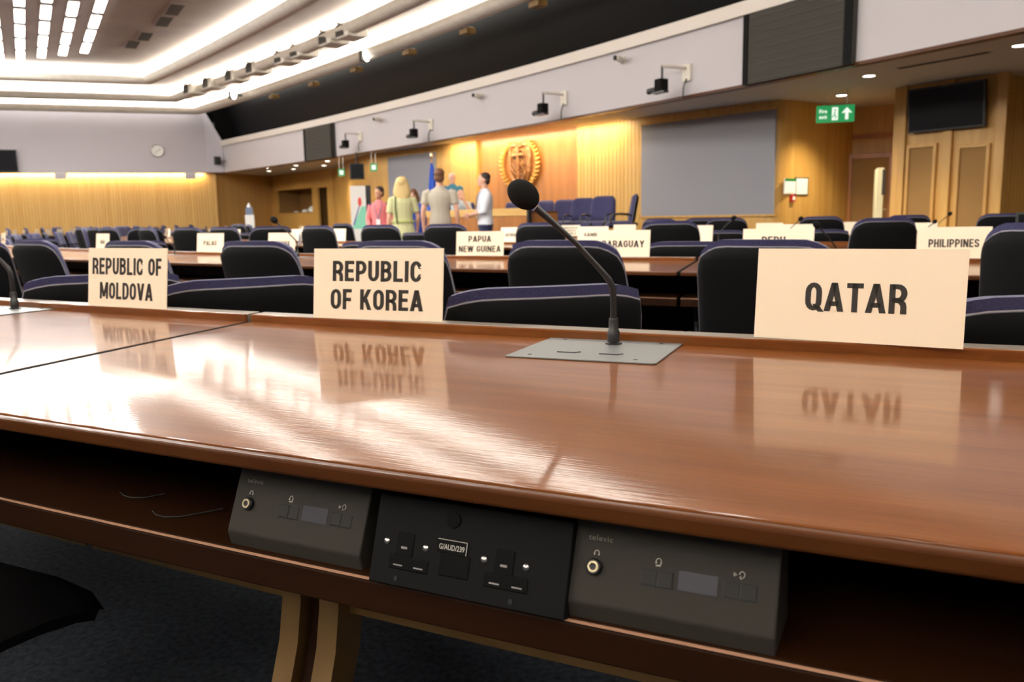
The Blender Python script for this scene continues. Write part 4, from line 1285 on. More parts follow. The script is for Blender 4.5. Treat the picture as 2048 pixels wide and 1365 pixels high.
MB().ell((wb * .1, -.006, h0 + .5), (wb * .12, .001, .12), 14, 8).build('red_spot', M['redprint'], t)
P = ony(738, 440, 22.4); zt = ony(738, 371, 22.4).z
t = thing('display_stand', 'tall narrow black stand right behind the white banner', 'stand', (P.x, P.y, 0), math.atan2(-P.x, P.y))
MB().box(-.08, .08, -.06, .06, .05, zt).build('column', M['black'], t, bevel=.01); MB().box(-.2, .2, -.16, .16, 0, .05).build('base', M['black'], t, bevel=.01)

# downlights let into the soffit
DL = [(1738, 151, 'between the speaker grille and the right television', 1), (1683, 190, 'above the fire exit sign', 1), (2040, 90, 'at the right edge of the picture', 1), (750, 318, 'right of the small hung television', 1),
      (655, 322, 'nearest pair at left, front lamp', 0), (648, 331, 'nearest pair at left, rear lamp', 0), (592, 331, 'middle pair at left, front lamp', 0), (587, 338, 'middle pair at left, rear lamp', 0),
      (533, 336, 'far pair at left, front lamp', 0), (538, 342, 'far pair at left, rear lamp', 0), (475, 342, 'farthest single lamp at left', 0)]
d0 = None
for px, py, lab, sp in DL:
    p = onz(px, py, Z_SOF - .004)
    if d0 is None:
        d0 = o = thing('downlight', '', 'downlight', p, 0, 'round downlights under the gallery')
        MB().ringlathe([(.085, 0), (.115, 0), (.115, -.008), (.085, -.012)], 24).build('trim_ring', M['white'], o, smooth=True)
        MB().lathe([(.0001, -.002), (.09, -.002), (.09, -.008), (.0001, -.012)], 24).build('lens', M['down'], o)
    else: o = dup(d0, p)
    o['label'] = 'round white downlight under the gallery, ' + lab
    if sp or lab.endswith('front lamp'):
        l = bpy.data.lights.new('downlight_beam', 'SPOT'); l.energy = 240 if sp else 160; l.spot_size = 1.9; l.spot_blend = .8; l.shadow_soft_size = .08; l.color = (1, .86, .62)
        lo = bpy.data.objects.new('downlight_beam', l); COL.objects.link(lo); lo.location = p - Vector((0, 0, .04))
p, q = onz(1795, 137, Z_SOF - .002), onz(1981, 103, Z_SOF - .002)
t = thing('slot_vent', 'long dark slot vent in the soffit above the right television', 'vent', (p + q) / 2, math.atan2((q - p).y, (q - p).x))
L = (q - p).length / 2
MB().box(-L, L, -.07, .07, -.006, 0).build('frame', M['soffit'], t); MB().box(-L + .02, L - .02, -.045, .045, -.009, -.006).build('slot', M['booth'], t)

# ------------------------------------------------------------------ fittings on the gallery front
def fas_frame(px, py, out=0.0):
    P = onfas(px, py); u, v = uvof(P)
    a, b = W(uf(v + .1), v + .1), W(uf(v - .1), v - .1); tg = (b - a).normalized()       # to the right along the front
    n = Vector((tg.y, -tg.x, 0))
    if n.dot(Vector((AX[0], AX[1], 0))) > 0: n = -n
    return P + n * out, math.atan2(tg.y, tg.x)


def grille_panel(px0, px1, label, zt, zb):
    A, B = onfas(px0, 150), onfas(px1, 150)
    L = (B.to_2d() - A.to_2d()).length; c = (A + B) / 2; yaw = math.atan2(B.y - A.y, B.x - A.x)
    t = thing('speaker_grille', label, 'speaker grille', (c.x, c.y, (zt + zb) / 2), yaw, 'dark speaker grilles'); h = zt - zb
    MB().box(-L / 2, L / 2, -.10, .05, -h / 2, h / 2).build('cloth', M['grille'], t)
    MB().box(-L / 2, -L / 2 + .1 * L / 2, -.115, -.1, -h / 2, h / 2).build('side_post', M['outlet'], t); MB().box(L / 2 - .13 * L / 2, L / 2, -.115, -.1, -h / 2, h / 2).build('side_post', M['outlet'], t)
    mb = MB()
    for k in range(9): mb.box(-L / 2 * .88, L / 2 * .85, -.108, -.1, -h / 2 + h * (k + .3) / 9, -h / 2 + h * (k + .42) / 9)
    mb.build('slats', M['grilleslat'], t)


grille_panel(1495, 1711, 'large dark louvred speaker grille in the gallery front at right', Z_FT - .23, Z_SOF - .03)
grille_panel(606, 665, 'smaller dark speaker grille in the gallery front at left', Z_FT - .23, Z_SOF - .03)

c0 = None
for px, py, lab in ((1358, 152, 'nearest, left of the large speaker grille'), (1112, 203, 'second from the right, above the lit podium wall'), (845, 256, 'third from the right'), (704, 280, 'right of the smaller speaker grille')):
    P, yaw = fas_frame(px + 18, py - 6, .0)
    if c0 is None:
        c0 = o = thing('robotic_camera', '', 'camera', P, yaw, 'robotic cameras on the gallery front')
        MB().box(-.1, .1, -.05, 0, -.14, .14).build('wall_plate', M['white'], o, bevel=.008)
        MB().tube([(0, -.05, .08), (-.1, -.3, .1), (-.18, -.42, .1)], .028, 8).build('arm', M['lip'], o, smooth=True)
        MB().tube([(-.18, -.42, .12), (-.18, -.42, -.1)], .02, 8).build('drop_rod', M['black'], o)
        MB().box(-.27, -.1, -.52, -.34, -.3, -.1).build('camera_body', M['matblack'], o, bevel=.02)
        MB().at(Matrix.Translation((-.34, -.44, -.27)) @ Matrix.Rotation(PI / 2, 4, 'Y')).lathe([(.0001, -.16), (.05, -.16), (.06, .1), (.045, .12), (.0001, .12)], 14).build('lens', M['black'], o, smooth=True)
        MB().box(-.36, -.05, -.5, -.38, -.335, -.305).build('base_plate', M['black'], o)
        MB().tube([(.02, -.05, -.1), (0, -.1, -.25), (-.03, -.08, -.42)], .012, 6).build('cable', M['black'], o, smooth=True)
    else: o = dup(c0, P, yaw)
    o['label'] = 'black robotic camera on a white bracket, ' + lab
c0 = None
for px, py, lab in ((1247, 120, 'nearest of the three'), (962, 193, 'middle of the three'), (762, 240, 'farthest of the three')):
    P, yaw = fas_frame(px, py)
    if c0 is None:
        c0 = o = thing('security_camera', '', 'camera', P, yaw, 'small white security cameras')
        MB().box(-.06, .06, -.03, 0, -.06, .06).build('wall_mount', M['white'], o, bevel=.006)
        MB().at(Matrix.Translation((.05, -.14, .0)) @ Matrix.Rotation(.5, 4, 'Z') @ Matrix.Rotation(PI / 2, 4, 'X')).lathe([(.0001, -.12), (.055, -.12), (.055, .12), (.04, .14), (.0001, .14)], 14).build('housing', M['white'], o, smooth=40)
        MB().ell((.09, -.28, .0), (.045, .03, .045), 12, 8).build('lens', M['black'], o, smooth=True)
    else: o = dup(c0, P, yaw)
    o['label'] = 'small white security camera high on the gallery front, ' + lab
P, yaw = fas_frame(452, 322)
t = thing('wall_speaker', 'small black speaker in the far corner of the gallery front', 'speaker', P, yaw)
MB().box(-.12, .02, -.45, -.2, -.16, .16).build('cabinet', M['black'], t, bevel=.02); MB().tube([(0, 0, 0), (-.05, -.25, 0)], .03, 8).build('bracket', M['chrome'], t)

# boxes and spotlights on the ceiling steps
b0 = None
for i, (px, py) in enumerate(((381, 178), (420, 166), (466, 151), (508, 135), (566, 114), (598, 101), (657, 75), (692, 60))):
    p = onz(px, py, ZB - .42)
    u, v = uvof(p); _, yaw = fas_frame(px, 300)
    if b0 is None:
        b0 = o = thing('ceiling_projector', '', 'projector', p, yaw, 'boxes along the middle ceiling step')
        MB().box(-.25, .25, -.1, .32, -.14, .12).build('housing', M['white'], o, bevel=.03)
        MB().box(-.19, .1, -.12, -.1, -.11, .09).build('front_glass', M['grille'], o); MB().lathe([(.0001, 0), (.05, 0), (.05, .03), (.0001, .03)], 10, (-.05, -.12, .1)).build('knob', M['white'], o)
    else: o = dup(b0, p, yaw)
    o.scale = (1.35, 1.35, 1.35)
    o['label'] = 'pale box with dark front on the middle ceiling step, %s from the corner' % ORD[i]
b0 = None
for i, (px, py) in enumerate(((548, 193), (628, 168), (713, 139), (819, 104), (935, 62), (1076, 7))):
    p = onz(px, py, ZC - .60); _, yaw = fas_frame(px, 250)
    if b0 is None:
        b0 = o = thing('ceiling_bracket', '', 'bracket', p, yaw, 'brown blocks under the outer ceiling step')
        MB().box(-.16, .16, -.12, .12, -.07, .05).build('block', M['legwood'], o, bevel=.008); MB().box(-.12, .12, -.08, .08, .05, .07).build('plate', M['white'], o)
    else: o = dup(b0, p, yaw)
    o['label'] = 'small brown block under the outer ceiling step, %s from the corner' % ORD[i]
b0 = None
for i, (px, py) in enumerate(((472, 190), (738, 112))):
    p = onz(px, py, ZC - .5); _, yaw = fas_frame(px, 250)
    if b0 is None:
        b0 = o = thing('spotlight', '', 'spotlight', p, yaw, 'small spotlights on the outer ceiling step')
        MB().box(-.2, -.04, -.2, 0, -.13, .13).build('housing', M['grille'], o, bevel=.02); MB().box(-.05, .05, 0, .2, -.04, .04).build('bracket', M['black'], o)
        MB().lathe([(.0001, -.16), (.05, -.13), (.09, -.02), (.09, .1), (.0001, .12)], 14, (.06, -.1, 0)).build('lamp_head', M['down'], o, smooth=True)
    else: o = dup(b0, p, yaw)
    o['label'] = 'small glowing spotlight on the outer ceiling step, ' + ('close to the corner' if i == 0 else 'halfway along')

# left wall: clock and lamp housings
P = onwall(315, 302, LWL[0], LWL[1]); LY = math.atan2(*(W(*LW1) - W(*LW_B)).to_2d().yx); R_ = 11.3 / CAM_F * P.y * 1.1
t = thing('wall_clock', 'round white wall clock on the grey left wall', 'clock', P, LY)
rx = Matrix.Rotation(PI / 2, 4, 'X')
MB().at(rx).ringlathe([(R_ * .92, 0), (R_, 0), (R_, .05), (R_ * .92, .06)], 28).build('rim', M['chrome'], t, smooth=40)
MB().at(rx).lathe([(.0001, .01), (R_ * .93, .01), (R_ * .93, .03), (.0001, .03)], 28).build('face', M['paper'], t)
MB().tube([(0, -.035, 0), (R_ * .5, -.035, R_ * .35)], .02, 6, flat=.2).build('hour_hand', M['black'], t); MB().tube([(0, -.038, 0), (-R_ * .55, -.038, -R_ * .55)], .014, 6, flat=.2).build('minute_hand', M['black'], t)
for px, lab in ((121, 'farther from the corner'), (381, 'close to the corner')):
    P = onwall(px, 352, LWL[0], LWL[1])
    t = thing('lamp_housing', 'small pale box breaking the lit strip on the left wall, ' + lab, 'lamp housing', P, LY, 'pale boxes in the lit strip')
    MB().box(-.2, .2, -.06, .2, -.12, .12).build('cover', M['soffit'], t, bevel=.01); MB().box(-.15, .15, -.064, -.06, -.08, .08).build('lid', M['lavender'], t)

# notices on the rounded corner
CW = ((-16.0, -5.335), (-13.9, -5.40))
for px0, px1, py0, py1, lab, green in ((1567, 1589, 357, 388, 'cream notice with a green band on the rounded wood corner', True), (1588, 1614, 355, 391, 'white framed notice beside the green-banded one', False)):
    P, Q = onwall(px0, 370, *CW), onwall(px1, 370, *CW); z1, z0 = zat(px0, py0, *CW), zat(px0, py1, *CW); L = (Q.to_2d() - P.to_2d()).length
    t = thing('notice', lab, 'notice', (P.x, P.y, 0), math.atan2(Q.y - P.y, Q.x - P.x), 'notices on the rounded corner')
    MB().box(0, L, -.03, -.005, z0, z1).build('frame', M['grille'] if not green else M['paper'], t); MB().box(.03, L - .03, -.034, -.03, z0 + .02, z1 - .02).build('sheet', M['paper'], t)
    if green: MB().box(0, L, -.036, -.03, z1 - .05, z1).build('green_band', M['green'], t)
P = onwall(1582, 397, *CW)
t = thing('fire_call_point', 'small red fire call point below the two notices', 'call point', P, math.atan2(*(W(*CW[1]) - W(*CW[0])).to_2d().yx))
MB().box(-.06, .06, -.06, -.0, -.06, .06).build('box', M['red'], t, bevel=.006); MB().box(-.035, .035, -.063, -.06, -.03, .03).build('glass', M['paper'], t)

# ------------------------------------------------------------------ podium: platform, long table, chairs, flag
DZ = .42
UT = -19.2
vL, vR = vpx(846, UT), vpx(1058, UT)
structure(MB().prism(uvpoly([(UT - .5, vL + 1.0), (UT - .5, -4.6), (UP, -4.6), (UP, vL + 1.0)]), 0, DZ).build('floor_platform', M['carpet']))
P, Q = onwall(846, 430, (UT, vL), (UT, vR)), onwall(1058, 430, (UT, vL), (UT, vR)); L = (Q.to_2d() - P.to_2d()).length
t = thing('podium_table', 'long podium table with a light wood band, behind the standing people', 'table', (P.x, P.y, DZ), math.atan2(Q.y - P.y, Q.x - P.x))
zt = zat(985, 418, (UT, vL), (UT, vR)) - DZ; zb = zat(985, 433, (UT, vL), (UT, vR)) - DZ
MB().box(0, L, -.04, 0, zb, zt).build('front_band', M['wood_light'], t, bevel=.004); MB().box(0, L, -.02, .02, 0, zb).build('front_panel', M['redwood'], t)
MB().box(0, L, .0, .75, zb + .04, zb + .08).build('tabletop', M['desk'], t); MB().box(L - .04, L, .02, .75, 0, zb + .04).build('side_panel', M['redwood'], t); MB().box(0, .04, .02, .75, 0, zb + .04).build('side_panel', M['redwood'], t)
MB().box(L + .0, L + .06, -.06, .02, .0, zt).build('end_post', M['black'], t)
for px, u, fc, lab in ((1012, -17.1, 2.3, 'left of the emblem axis, behind the podium table'), (1040, -17.8, 2.35, 'behind the microphone head, at the podium table'), (1078, -17.2, 2.35, 'at the right end of the podium table'),
                       (1124, -17.2, 2.75, 'first of the four right of the podium table'), (1158, -17.85, 2.65, 'second of the four right of the podium table'), (1196, -18.5, 2.55, 'third of the four right of the podium table'), (1243, -18.75, 1.5, 'seen from the side, beside the grey screen')):
    p = onu(px, 430, u); o = chair(tall, p, fc, 'navy podium chair ' + lab, 'podium chairs'); 
    COL.objects[-1].location.z = DZ
for o in COL.objects:
    if o.get('group') == 'podium chairs': o.location.z = DZ
P = onu(866, 420, -18.2)
t = thing('flag', 'blue flag hanging on a pole behind the man in the grey shirt', 'flag', (P.x, P.y, DZ))
ztop = onu(866, 316, -18.2).z - DZ
MB().tube([(0, 0, 0), (0, 0, ztop)], .018, 8).build('pole', M['goldflat'], t); MB().ell((0, 0, ztop + .05), (.035, .035, .09), 10, 8).build('finial', M['brass'], t, smooth=True)
rings = []
for k in range(12):
    s = k / 11; z = ztop - .12 - s * 1.15; rr_ = .03 + .17 * s ** .8
    rings.append([(rr_ * (1 + .28 * math.cos(5 * a + 2 * s)) * math.cos(a) * .7 + .04 * s, rr_ * (1 + .28 * math.cos(5 * a + 2 * s)) * math.sin(a) * .5 - .02, z) for a in np.linspace(0, 2 * PI, 31)[:-1]])
fl = MB().loft(rings).build('cloth', M['blueflag'], t, smooth=True)
MB().ell((.02, -.10, ztop - .85), (.07, .012, .12), 12, 8).build('white_emblem', M['paper'], fl)
P = ony(500, 445, 27)
t = thing('dispenser_stand', 'white dispenser stand with a grey blue label before the far wood wall', 'dispenser', (P.x, P.y, 0), math.atan2(-P.x, P.y))
zt = ony(500, 406, 27).z; zl0, zl1 = ony(500, 430, 27).z, ony(500, 415, 27).z
MB().box(-.14, .14, -.09, .09, 0, zl0).box(-.2, .2, -.2, .2, 0, .03).build('stand', M['paper'], t, bevel=.01); MB().box(-.11, .11, -.09, .09, zl0, zl1).build('label_block', M['lcd'] if False else mat('grey blue print', srgb(120, 135, 160), .6), t, bevel=.01)
MB().lathe([(.0001, zl1), (.06, zl1), (.06, zl1 + (zt - zl1) * .5), (.025, zl1 + (zt - zl1) * .65), (.025, zt), (.0001, zt)], 12).build('bottle', M['paper'], t, smooth=True)
P = onr(2056, 450, ROWR[2] + .5); z1 = onr(2046, 425, ROWR[2] + .5).z - ROWZ[2]; P.z = ROWZ[2]
t = thing('desk_monitor', 'dark greenish monitor at the right edge of the picture on the third desk row', 'monitor', P, heading_(P))
mg = mat('dark green grey plastic', (.02, .028, .022, 1), .5)
MB().box(-.09, .26, -.02, .03, z1 * .3, z1).build('screen_housing', mg, t, bevel=.006); MB().box(-.07, .24, -.024, -.02, z1 * .36, z1 * .94).build('screen', M['tv'], t)
MB().box(.05, .12, .0, .05, .012, z1 * .5).build('stand', M['black'], t); MB().box(-.02, .2, -.06, .1, 0, .012).build('base', M['black'], t, bevel=.003)
# bottles on the far desks at left
M['clear'] = mat('pale bottle', (.25, .26, .30, 1), .15)
b0 = None
for i, (px, py) in enumerate(((206, 470), (214, 467), (224, 470), (231, 466), (268, 463), (279, 466), (598, 447), (641, 447))):
    q = onr(px, py, ROWR[2] + .5); q.z = ROWZ[2]
    if b0 is None:
        b0 = o = thing('water_bottle', '', 'bottle', q, 0, 'water bottles on the third desk row')
        MB().lathe([(.0001, 0), (.030, 0), (.031, .12), (.026, .16), (.014, .19), (.014, .21), (.0001, .21)], 12).build('body', M['clear'], o, smooth=True); MB().lathe([(.0001, .21), (.017, .21), (.017, .235), (.0001, .235)], 10).build('cap', M['paper'], o)
    else: o = dup(b0, q)
    o.scale = (.7, .7, .7)
    o['label'] = 'pale water bottle on the third desk row, %s from the left' % ORD[i]

# ------------------------------------------------------------------ people by the podium
def oval(c, rx, ry, n=14, tilt=None):
    """horizontal oval ring"""
    return [Vector((c[0] + rx * math.cos(2 * PI * k / n), c[1] + ry * math.sin(2 * PI * k / n), c[2])) for k in range(n)]


def skinmat(name, c): return mat(name, c, .5, spec=.35)


def remesh(o, vox=.010, sm=6):
    m = o.modifiers.new('remesh', 'REMESH'); m.mode = 'VOXEL'; m.voxel_size = vox; m.use_smooth_shade = True
    s = o.modifiers.new('smooth', 'SMOOTH'); s.factor = .5; s.iterations = sm
    return o


def hand(mb, wrist, d, palm_n, k=1.0, curl=.5):
    """palm, four unequal bent fingers and a thumb; D along the forearm, PALM_N out of the palm"""
    d = d.normalized(); n = (palm_n - d * palm_n.dot(d)).normalized(); s = d.cross(n)
    T = Matrix(((s.x, n.x, d.x), (s.y, n.y, d.y), (s.z, n.z, d.z)))
    mb.ell(wrist + d * .05 * k, (.042 * k, .018 * k, .058 * k), 12, 8, T)
    for i, (off, ln) in enumerate(((-.030, .070), (-.010, .080), (.010, .076), (.029, .060))):
        b = wrist + d * .092 * k + s * off * k
        m_ = b + (d * math.cos(curl * .5) + n * math.sin(curl * .5)) * ln * .5 * k
        e = m_ + (d * math.cos(curl * 1.5) + n * math.sin(curl * 1.5)) * ln * .5 * k
        mb.tube([b - d * .02, b, m_, e], [.0105 * k, .0105 * k, .0095 * k, .0075 * k], 8)
    b = wrist + d * .03 * k - s * .032 * k
    mb.tube([b, b - s * .025 * k + d * .028 * k + n * .012 * k, b - s * .03 * k + d * .062 * k + n * .02 * k], [.013 * k, .011 * k, .008 * k], 8)


def person(label, loc, face, H, skin, head_turn=0.0, arms=(None, None), female=False, seated=False, wear=(), hair=None, nod=0.0, build=1.0):
    """ARMS: (elbow, wrist, palm normal) for left (x<0) and right, in body coordinates for a 1.75 m figure, or None to hang"""
    t = thing('person', label, 'person', loc, face, 'people by the podium')
    k = H / 1.75; t.scale = (k, k, k)
    b = MB(); w_ = .92 if female else 1.0 * build; w_ *= 1
    sh, hip = (.175 if female else .20) * build, (.165 if female else .155) * build
    dz = -.40 if seated else 0
    Z = lambda z: z + dz
    # trunk
    TR = [(.82, hip * .9, .105), (.90, hip, .115), (.98, hip * .96, .110), (1.06, hip * .84, .100), (1.15, hip * .86, .102), (1.25, sh * .84, .112), (1.34, sh * .90, .112), (1.41, sh * .78, .095), (1.455, sh * .45, .07), (1.48, .058, .058)]
    b.loft([oval((0, 0, Z(z)), rx, ry) for z, rx, ry in TR])
    b.tube([(0, -.005, Z(1.44)), (0, .005, Z(1.50)), (0, .012, Z(1.57))], [.062, .054, .056], 12)
    # head
    Hc = Vector((0, .02, Z(1.635))); TH = Matrix.Rotation(head_turn, 3, 'Z') @ Matrix.Rotation(nod, 3, 'X')
    hp = lambda x, y, z: Hc + TH @ Vector((x, y, z))
    b.ell(Hc + TH @ Vector((0, -.005, .02)), (.074, .094, .098), 16, 12, TH)
    b.ell(hp(0, .025, -.035), (.056, .066, .075), 14, 10, TH)
    b.tube([hp(0, .088, .02), hp(0, .108, -.018), hp(0, .094, -.026)], [.010, .015, .010], 8)       # nose
    b.ell(hp(0, .086, -.058), (.024, .010, .007), 10, 6, TH); b.ell(hp(0, .083, -.068), (.020, .010, .007), 10, 6, TH)
    b.ell(hp(0, .08, -.096), (.024, .018, .016), 10, 6, TH)
    for s in (-1, 1): b.ell(hp(s * .076, -.004, -.008), (.010, .022, .033), 8, 8, TH)
    # arms and legs
    J = {}
    for i, s in enumerate((-1, 1)):
        S_ = Vector((s * sh, 0, Z(1.385)))
        if arms[i]: El, Wr, pn = [Vector(q) for q in arms[i]]; El = El + Vector((0, 0, dz)); Wr = Wr + Vector((0, 0, dz))
        else: El, Wr, pn = Vector((s * (sh + .055), -.03, Z(1.10))), Vector((s * (sh + .065), .03, Z(.86))), Vector((-s, .25, 0))
        J[s] = (S_, El, Wr)
        f = .88 if female else 1.0
        b.tube([S_ - Vector((s * .05, 0, -.01)), S_, S_.lerp(El, .4), El, El.lerp(Wr, .3), Wr.lerp(El, .15), Wr + (Wr - El).normalized() * .01], [.055 * f, .058 * f, .050 * f, .040 * f, .042 * f, .029 * f, .027 * f], 12)
        hand(b, Wr, Wr - El, pn, .92 if female else 1.0, .55)
        h_ = Vector((s * .09, 0, Z(.88)))
        if seated: kn, an = Vector((s * .12, .42, .50)), Vector((s * .12, .42, .09))
        else: kn, an = Vector((s * .098, .015, .49)), Vector((s * .10, -.02, .085))
        J['leg', s] = (h_, kn, an)
        b.tube([h_, h_.lerp(kn, .3), kn, kn.lerp(an, .3), an, an - Vector((0, 0, .02))], [.085, .078, .055, .054, .036, .036], 12)
        b.ell((an.x, an.y + .07, .035), (.045, .125, .036), 12, 8)
    bo = remesh(b.build('body', skin, t), .0085, 5)
    ey = MB()
    for s in (-1, 1): ey.ell(hp(s * .031, .083, .012), (.011, .006, .006), 8, 6, TH)
    ey.build('eyes', M['black'], t, smooth=True)
    if hair: hair(t, hp, TH, Z)
    for kind, m_, *a in wear:
        c = MB()
        if kind in ('shirt', 'jacket', 'dress'):
            low = a[0]; slv = a[1]
            g = .016 if kind == 'shirt' else .024
            c.loft([oval((0, 0, Z(z)), rx + g, ry + g) for z, rx, ry in TR if z >= low] + [oval((0, 0, Z(1.50)), .066, .064)])
            if kind == 'dress':
                c.loft([oval((0, 0, Z(z)), rx, ry) for z, rx, ry in ((.52, .25, .20), (.70, .225, .18), (.88, .20, .15), (1.0, .175, .128), (1.1, .16, .12))])
            for s in (-1, 1):
                S_, El, Wr = J[s]
                e = S_.lerp(El, slv) if slv <= 1 else El.lerp(Wr, slv - 1)
                P = [S_ - Vector((s * .06, 0, -.015)), S_, S_.lerp(El, .45)] + ([e] if slv <= 1 else [El, e])
                if slv <= 1 and slv < .5: P = [P[0], P[1], e]
                rad = [.070, .073] + [.066] * (len(P) - 2)
                if slv > 1: rad[-1] = .046; rad[-2] = .058
                c.tube(P, [r * (.9 if female else 1) for r in rad], 14)
            remesh(c.build(kind, m_, t), .0095, 5)
        elif kind == 'trousers':
            c.loft([oval((0, 0, Z(z)), rx + .014, ry + .014) for z, rx, ry in TR if .8 <= z <= 1.0])
            for s in (-1, 1):
                h_, kn, an = J['leg', s]
                c.tube([h_, h_.lerp(kn, .3), kn, an.lerp(kn, .3), an], [.10, .094, .076, .064, .060], 14)
            remesh(c.build('trousers', m_, t), .0095, 5)
        elif kind == 'shoes':
            for s in (-1, 1):
                an = J['leg', s][2]
                q = MB(); q.ell((an.x, an.y + .07, .04), (.052, .135, .042), 12, 8).build('shoe', m_, t, smooth=True)
        elif kind == 'belt':
            z = a[0]; c.loft([oval((0, 0, Z(z - .02)), hip + .035, .15, 24), oval((0, 0, Z(z + .02)), hip + .033, .148, 24)]).build('belt', m_, t, smooth=True)
        elif kind == 'lanyard':
            c.tube([(-.055, .05, Z(1.49)), (-.075, .118, Z(1.40)), (-.05, .150, Z(1.28)), (0, .152, Z(1.12))], .008, 6, flat=.5).tube([(.055, .05, Z(1.49)), (.075, .118, Z(1.40)), (.05, .150, Z(1.28)), (0, .152, Z(1.12))], .008, 6, flat=.5)
            c.build('lanyard', m_, t, smooth=True)
            MB().box(-.04, .04, .145, .152, Z(1.0), Z(1.12)).build('badge', M['paper'], t)
        elif kind == 'strap':
            c.tube([(-.10, -.145, Z(1.0)), (-.125, -.14, Z(1.25)), (-.115, -.09, Z(1.43)), (-.11, 0, Z(1.47)), (-.11, .09, Z(1.42))], .014, 8, flat=.5).build('bag_strap', m_, t, smooth=True)
    return t


def hair_short(m, vol=1.0, top=.0):
    def f(t, hp, TH, Z):
        c = MB(); c.ell(hp(0, -.030 * vol, .056 + top), (.082 * vol, .094 * vol, .080 * vol), 16, 12, TH)
        c.ell(hp(0, -.058, .0), (.078 * vol, .056 * vol, .080 * vol), 14, 10, TH)
        remesh(c.build('hair', m, t), .009, 3)
    return f


def hair_long(m, drop=.30, wide=1.0):
    def f(t, hp, TH, Z):
        c = MB(); c.ell(hp(0, -.02, .035), (.092 * wide, .108, .10), 16, 12, TH)
        rings = []
        for s in np.linspace(0, 1, 7):
            q = hp(0, -.055 - .02 * s, .03 - drop * s); wv = (.098 + .030 * math.sin(s * 2.4)) * wide * (1 - .25 * max(0, s - .75) * 4)
            rings.append([q + TH @ Vector((wv * math.cos(a) * (1 + .05 * math.sin(5 * a)), (.055 + .01 * s) * math.sin(a), 0)) for a in np.linspace(0, 2 * PI, 21)[:-1]])
        c.loft(rings); remesh(c.build('hair', m, t), .010, 4)
    return f


def hair_fringe(m):
    def f(t, hp, TH, Z):
        c = MB(); c.ell(hp(0, -.05, .0), (.081, .066, .068), 14, 10, TH); remesh(c.build('hair', m, t), .009, 3)
    return f


sk1, sk2 = skinmat('fair skin', srgb(222, 170, 145)), skinmat('tan skin', srgb(206, 150, 122))
cl = lambda n, r, g, b: mat(n, srgb(r, g, b), .85, sheen=.2, spec=.2)
hblond, hbrown, hdark, hwhite = mat('blond hair', srgb(206, 178, 118), .6), mat('brown hair', srgb(110, 72, 46), .6), mat('dark brown hair', srgb(48, 34, 28), .55), mat('white hair', srgb(222, 214, 200), .7)
navyc = cl('navy trousers', 40, 42, 72)


def stand(px, Y): p = ony(px, 440, Y); return Vector((p.x, p.y, 0))


def heading(p, turn=0.0): return math.atan2(-p.x, p.y) + turn       # TURN 0 = back to the camera


p = stand(760, 15.6)
person('dark-haired person in a pink jacket facing the camera beside the banner', p, heading(p, PI - .25), 1.62, sk2, -.35, ((( -.24, .02, 1.10), (-.20, .14, .90), (1, 0, 0)), ((.24, .02, 1.10), (.16, .18, .95), (-1, 0, 0))), True,
       wear=(('shirt', cl('dark patterned top', 70, 62, 90), .85, .3), ('jacket', cl('pink jacket', 232, 128, 130), .95, 1.75), ('trousers', cl('dark trousers', 44, 40, 58)), ('lanyard', cl('grey lanyard', 120, 124, 150)), ('shoes', M['black'])), hair=hair_short(hdark, 1.10))
p = stand(806, 13.3)
person('person with long blond hair in a green dress, seen from behind', p, heading(p, .05), 1.68, sk1, -.05, (None, ((.25, .02, 1.12), (.24, .12, .90), (-1, 0, 0))), True,
       wear=(('dress', cl('yellow green dress', 200, 198, 150), .85, .75), ('belt', cl('green belt', 184, 188, 122), 1.04), ('strap', cl('dark green strap', 84, 92, 62)), ('shoes', M['black'])), hair=hair_long(hblond, .27, 1.12))
p = stand(829, 16.4)
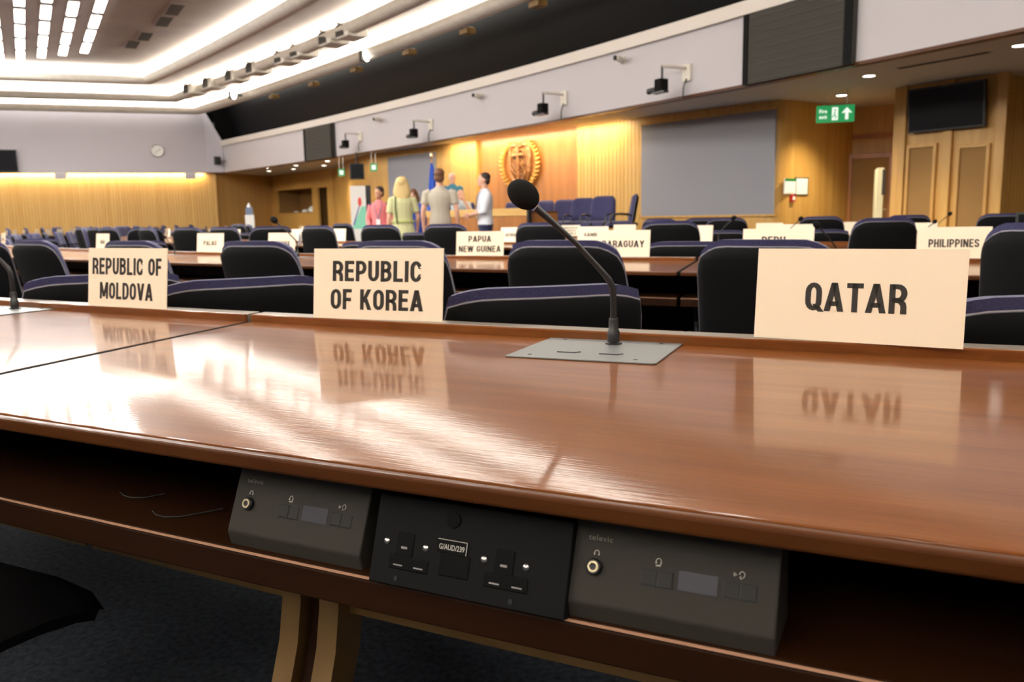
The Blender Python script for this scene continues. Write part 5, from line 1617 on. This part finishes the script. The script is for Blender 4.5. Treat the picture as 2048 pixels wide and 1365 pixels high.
person('brown-haired person in blue half hidden behind the green dress', p, heading(p, PI - .5), 1.60, sk1, .3, female=True,
       wear=(('dress', cl('blue dress', 50, 78, 168), .85, 1.5), ('shoes', M['black'])), hair=hair_long(hbrown, .22))
p = stand(881, 14.2)
person('person in a grey T-shirt and beige trousers, seen from behind', p, heading(p, -.12), 1.83, sk1, .1, build=1.08,
       wear=(('shirt', cl('grey beige shirt', 186, 176, 160), .86, .62), ('trousers', cl('pale beige trousers', 214, 198, 176)), ('shoes', M['paper'])), hair=hair_short(hbrown, 1.06, .012))
p = onu(907, 440, -17.7); p.z = 0
person('white-haired person in a teal shirt behind the grey T-shirt', Vector((p.x, p.y, DZ)), heading(p, PI + .15), 1.03 + (438 - 352) / CAM_F * p.y - DZ + .01, sk1, .2, female=False,
       wear=(('shirt', cl('teal blue shirt', 70, 130, 158), .86, .65), ('trousers', navyc), ('shoes', M['black'])), hair=hair_short(hwhite, 1.0))
p = onu(921, 400, -17.85); p.z = DZ
person('seated person with pale hair and light grey shirt, hand at the chin', Vector((p.x, p.y, DZ)), heading(p, PI + .35), 1.66, sk1, .35, (((-.23, .20, 1.14), (-.03, .20, 1.46), (0, -1, 0)), ((.24, .18, 1.12), (.08, .30, 1.16), (-1, 0, 0))), seated=True, nod=.15,
       wear=(('shirt', cl('light blue grey shirt', 186, 200, 210), .86, .7), ('trousers', navyc), ('shoes', M['black'])), hair=hair_fringe(hwhite))
chair(tall, Vector((p.x, p.y, 0)) + Vector((AX[0], AX[1], 0)) * .0, 2.3, 'navy podium chair under the seated person', 'podium chairs'); COL.objects[-1].name
for o in COL.objects:
    if o.get('label') == 'navy podium chair under the seated person': o.location.z = DZ
p = stand(971, 14.25)
person('person in a white shirt with dark lanyard, hands together, facing left', p, heading(p, 1.75), 1.77, sk1, -.15, (((-.23, .06, 1.12), (-.06, .26, 1.07), (1, 0, .3)), ((.24, .06, 1.12), (.04, .28, 1.05), (-1, 0, .3))), build=1.16,
       wear=(('shirt', cl('white shirt', 226, 228, 236), .86, 1.35), ('trousers', navyc), ('lanyard', cl('dark blue lanyard', 40, 52, 92)), ('shoes', M['black'])), hair=hair_short(hdark, 1.0))
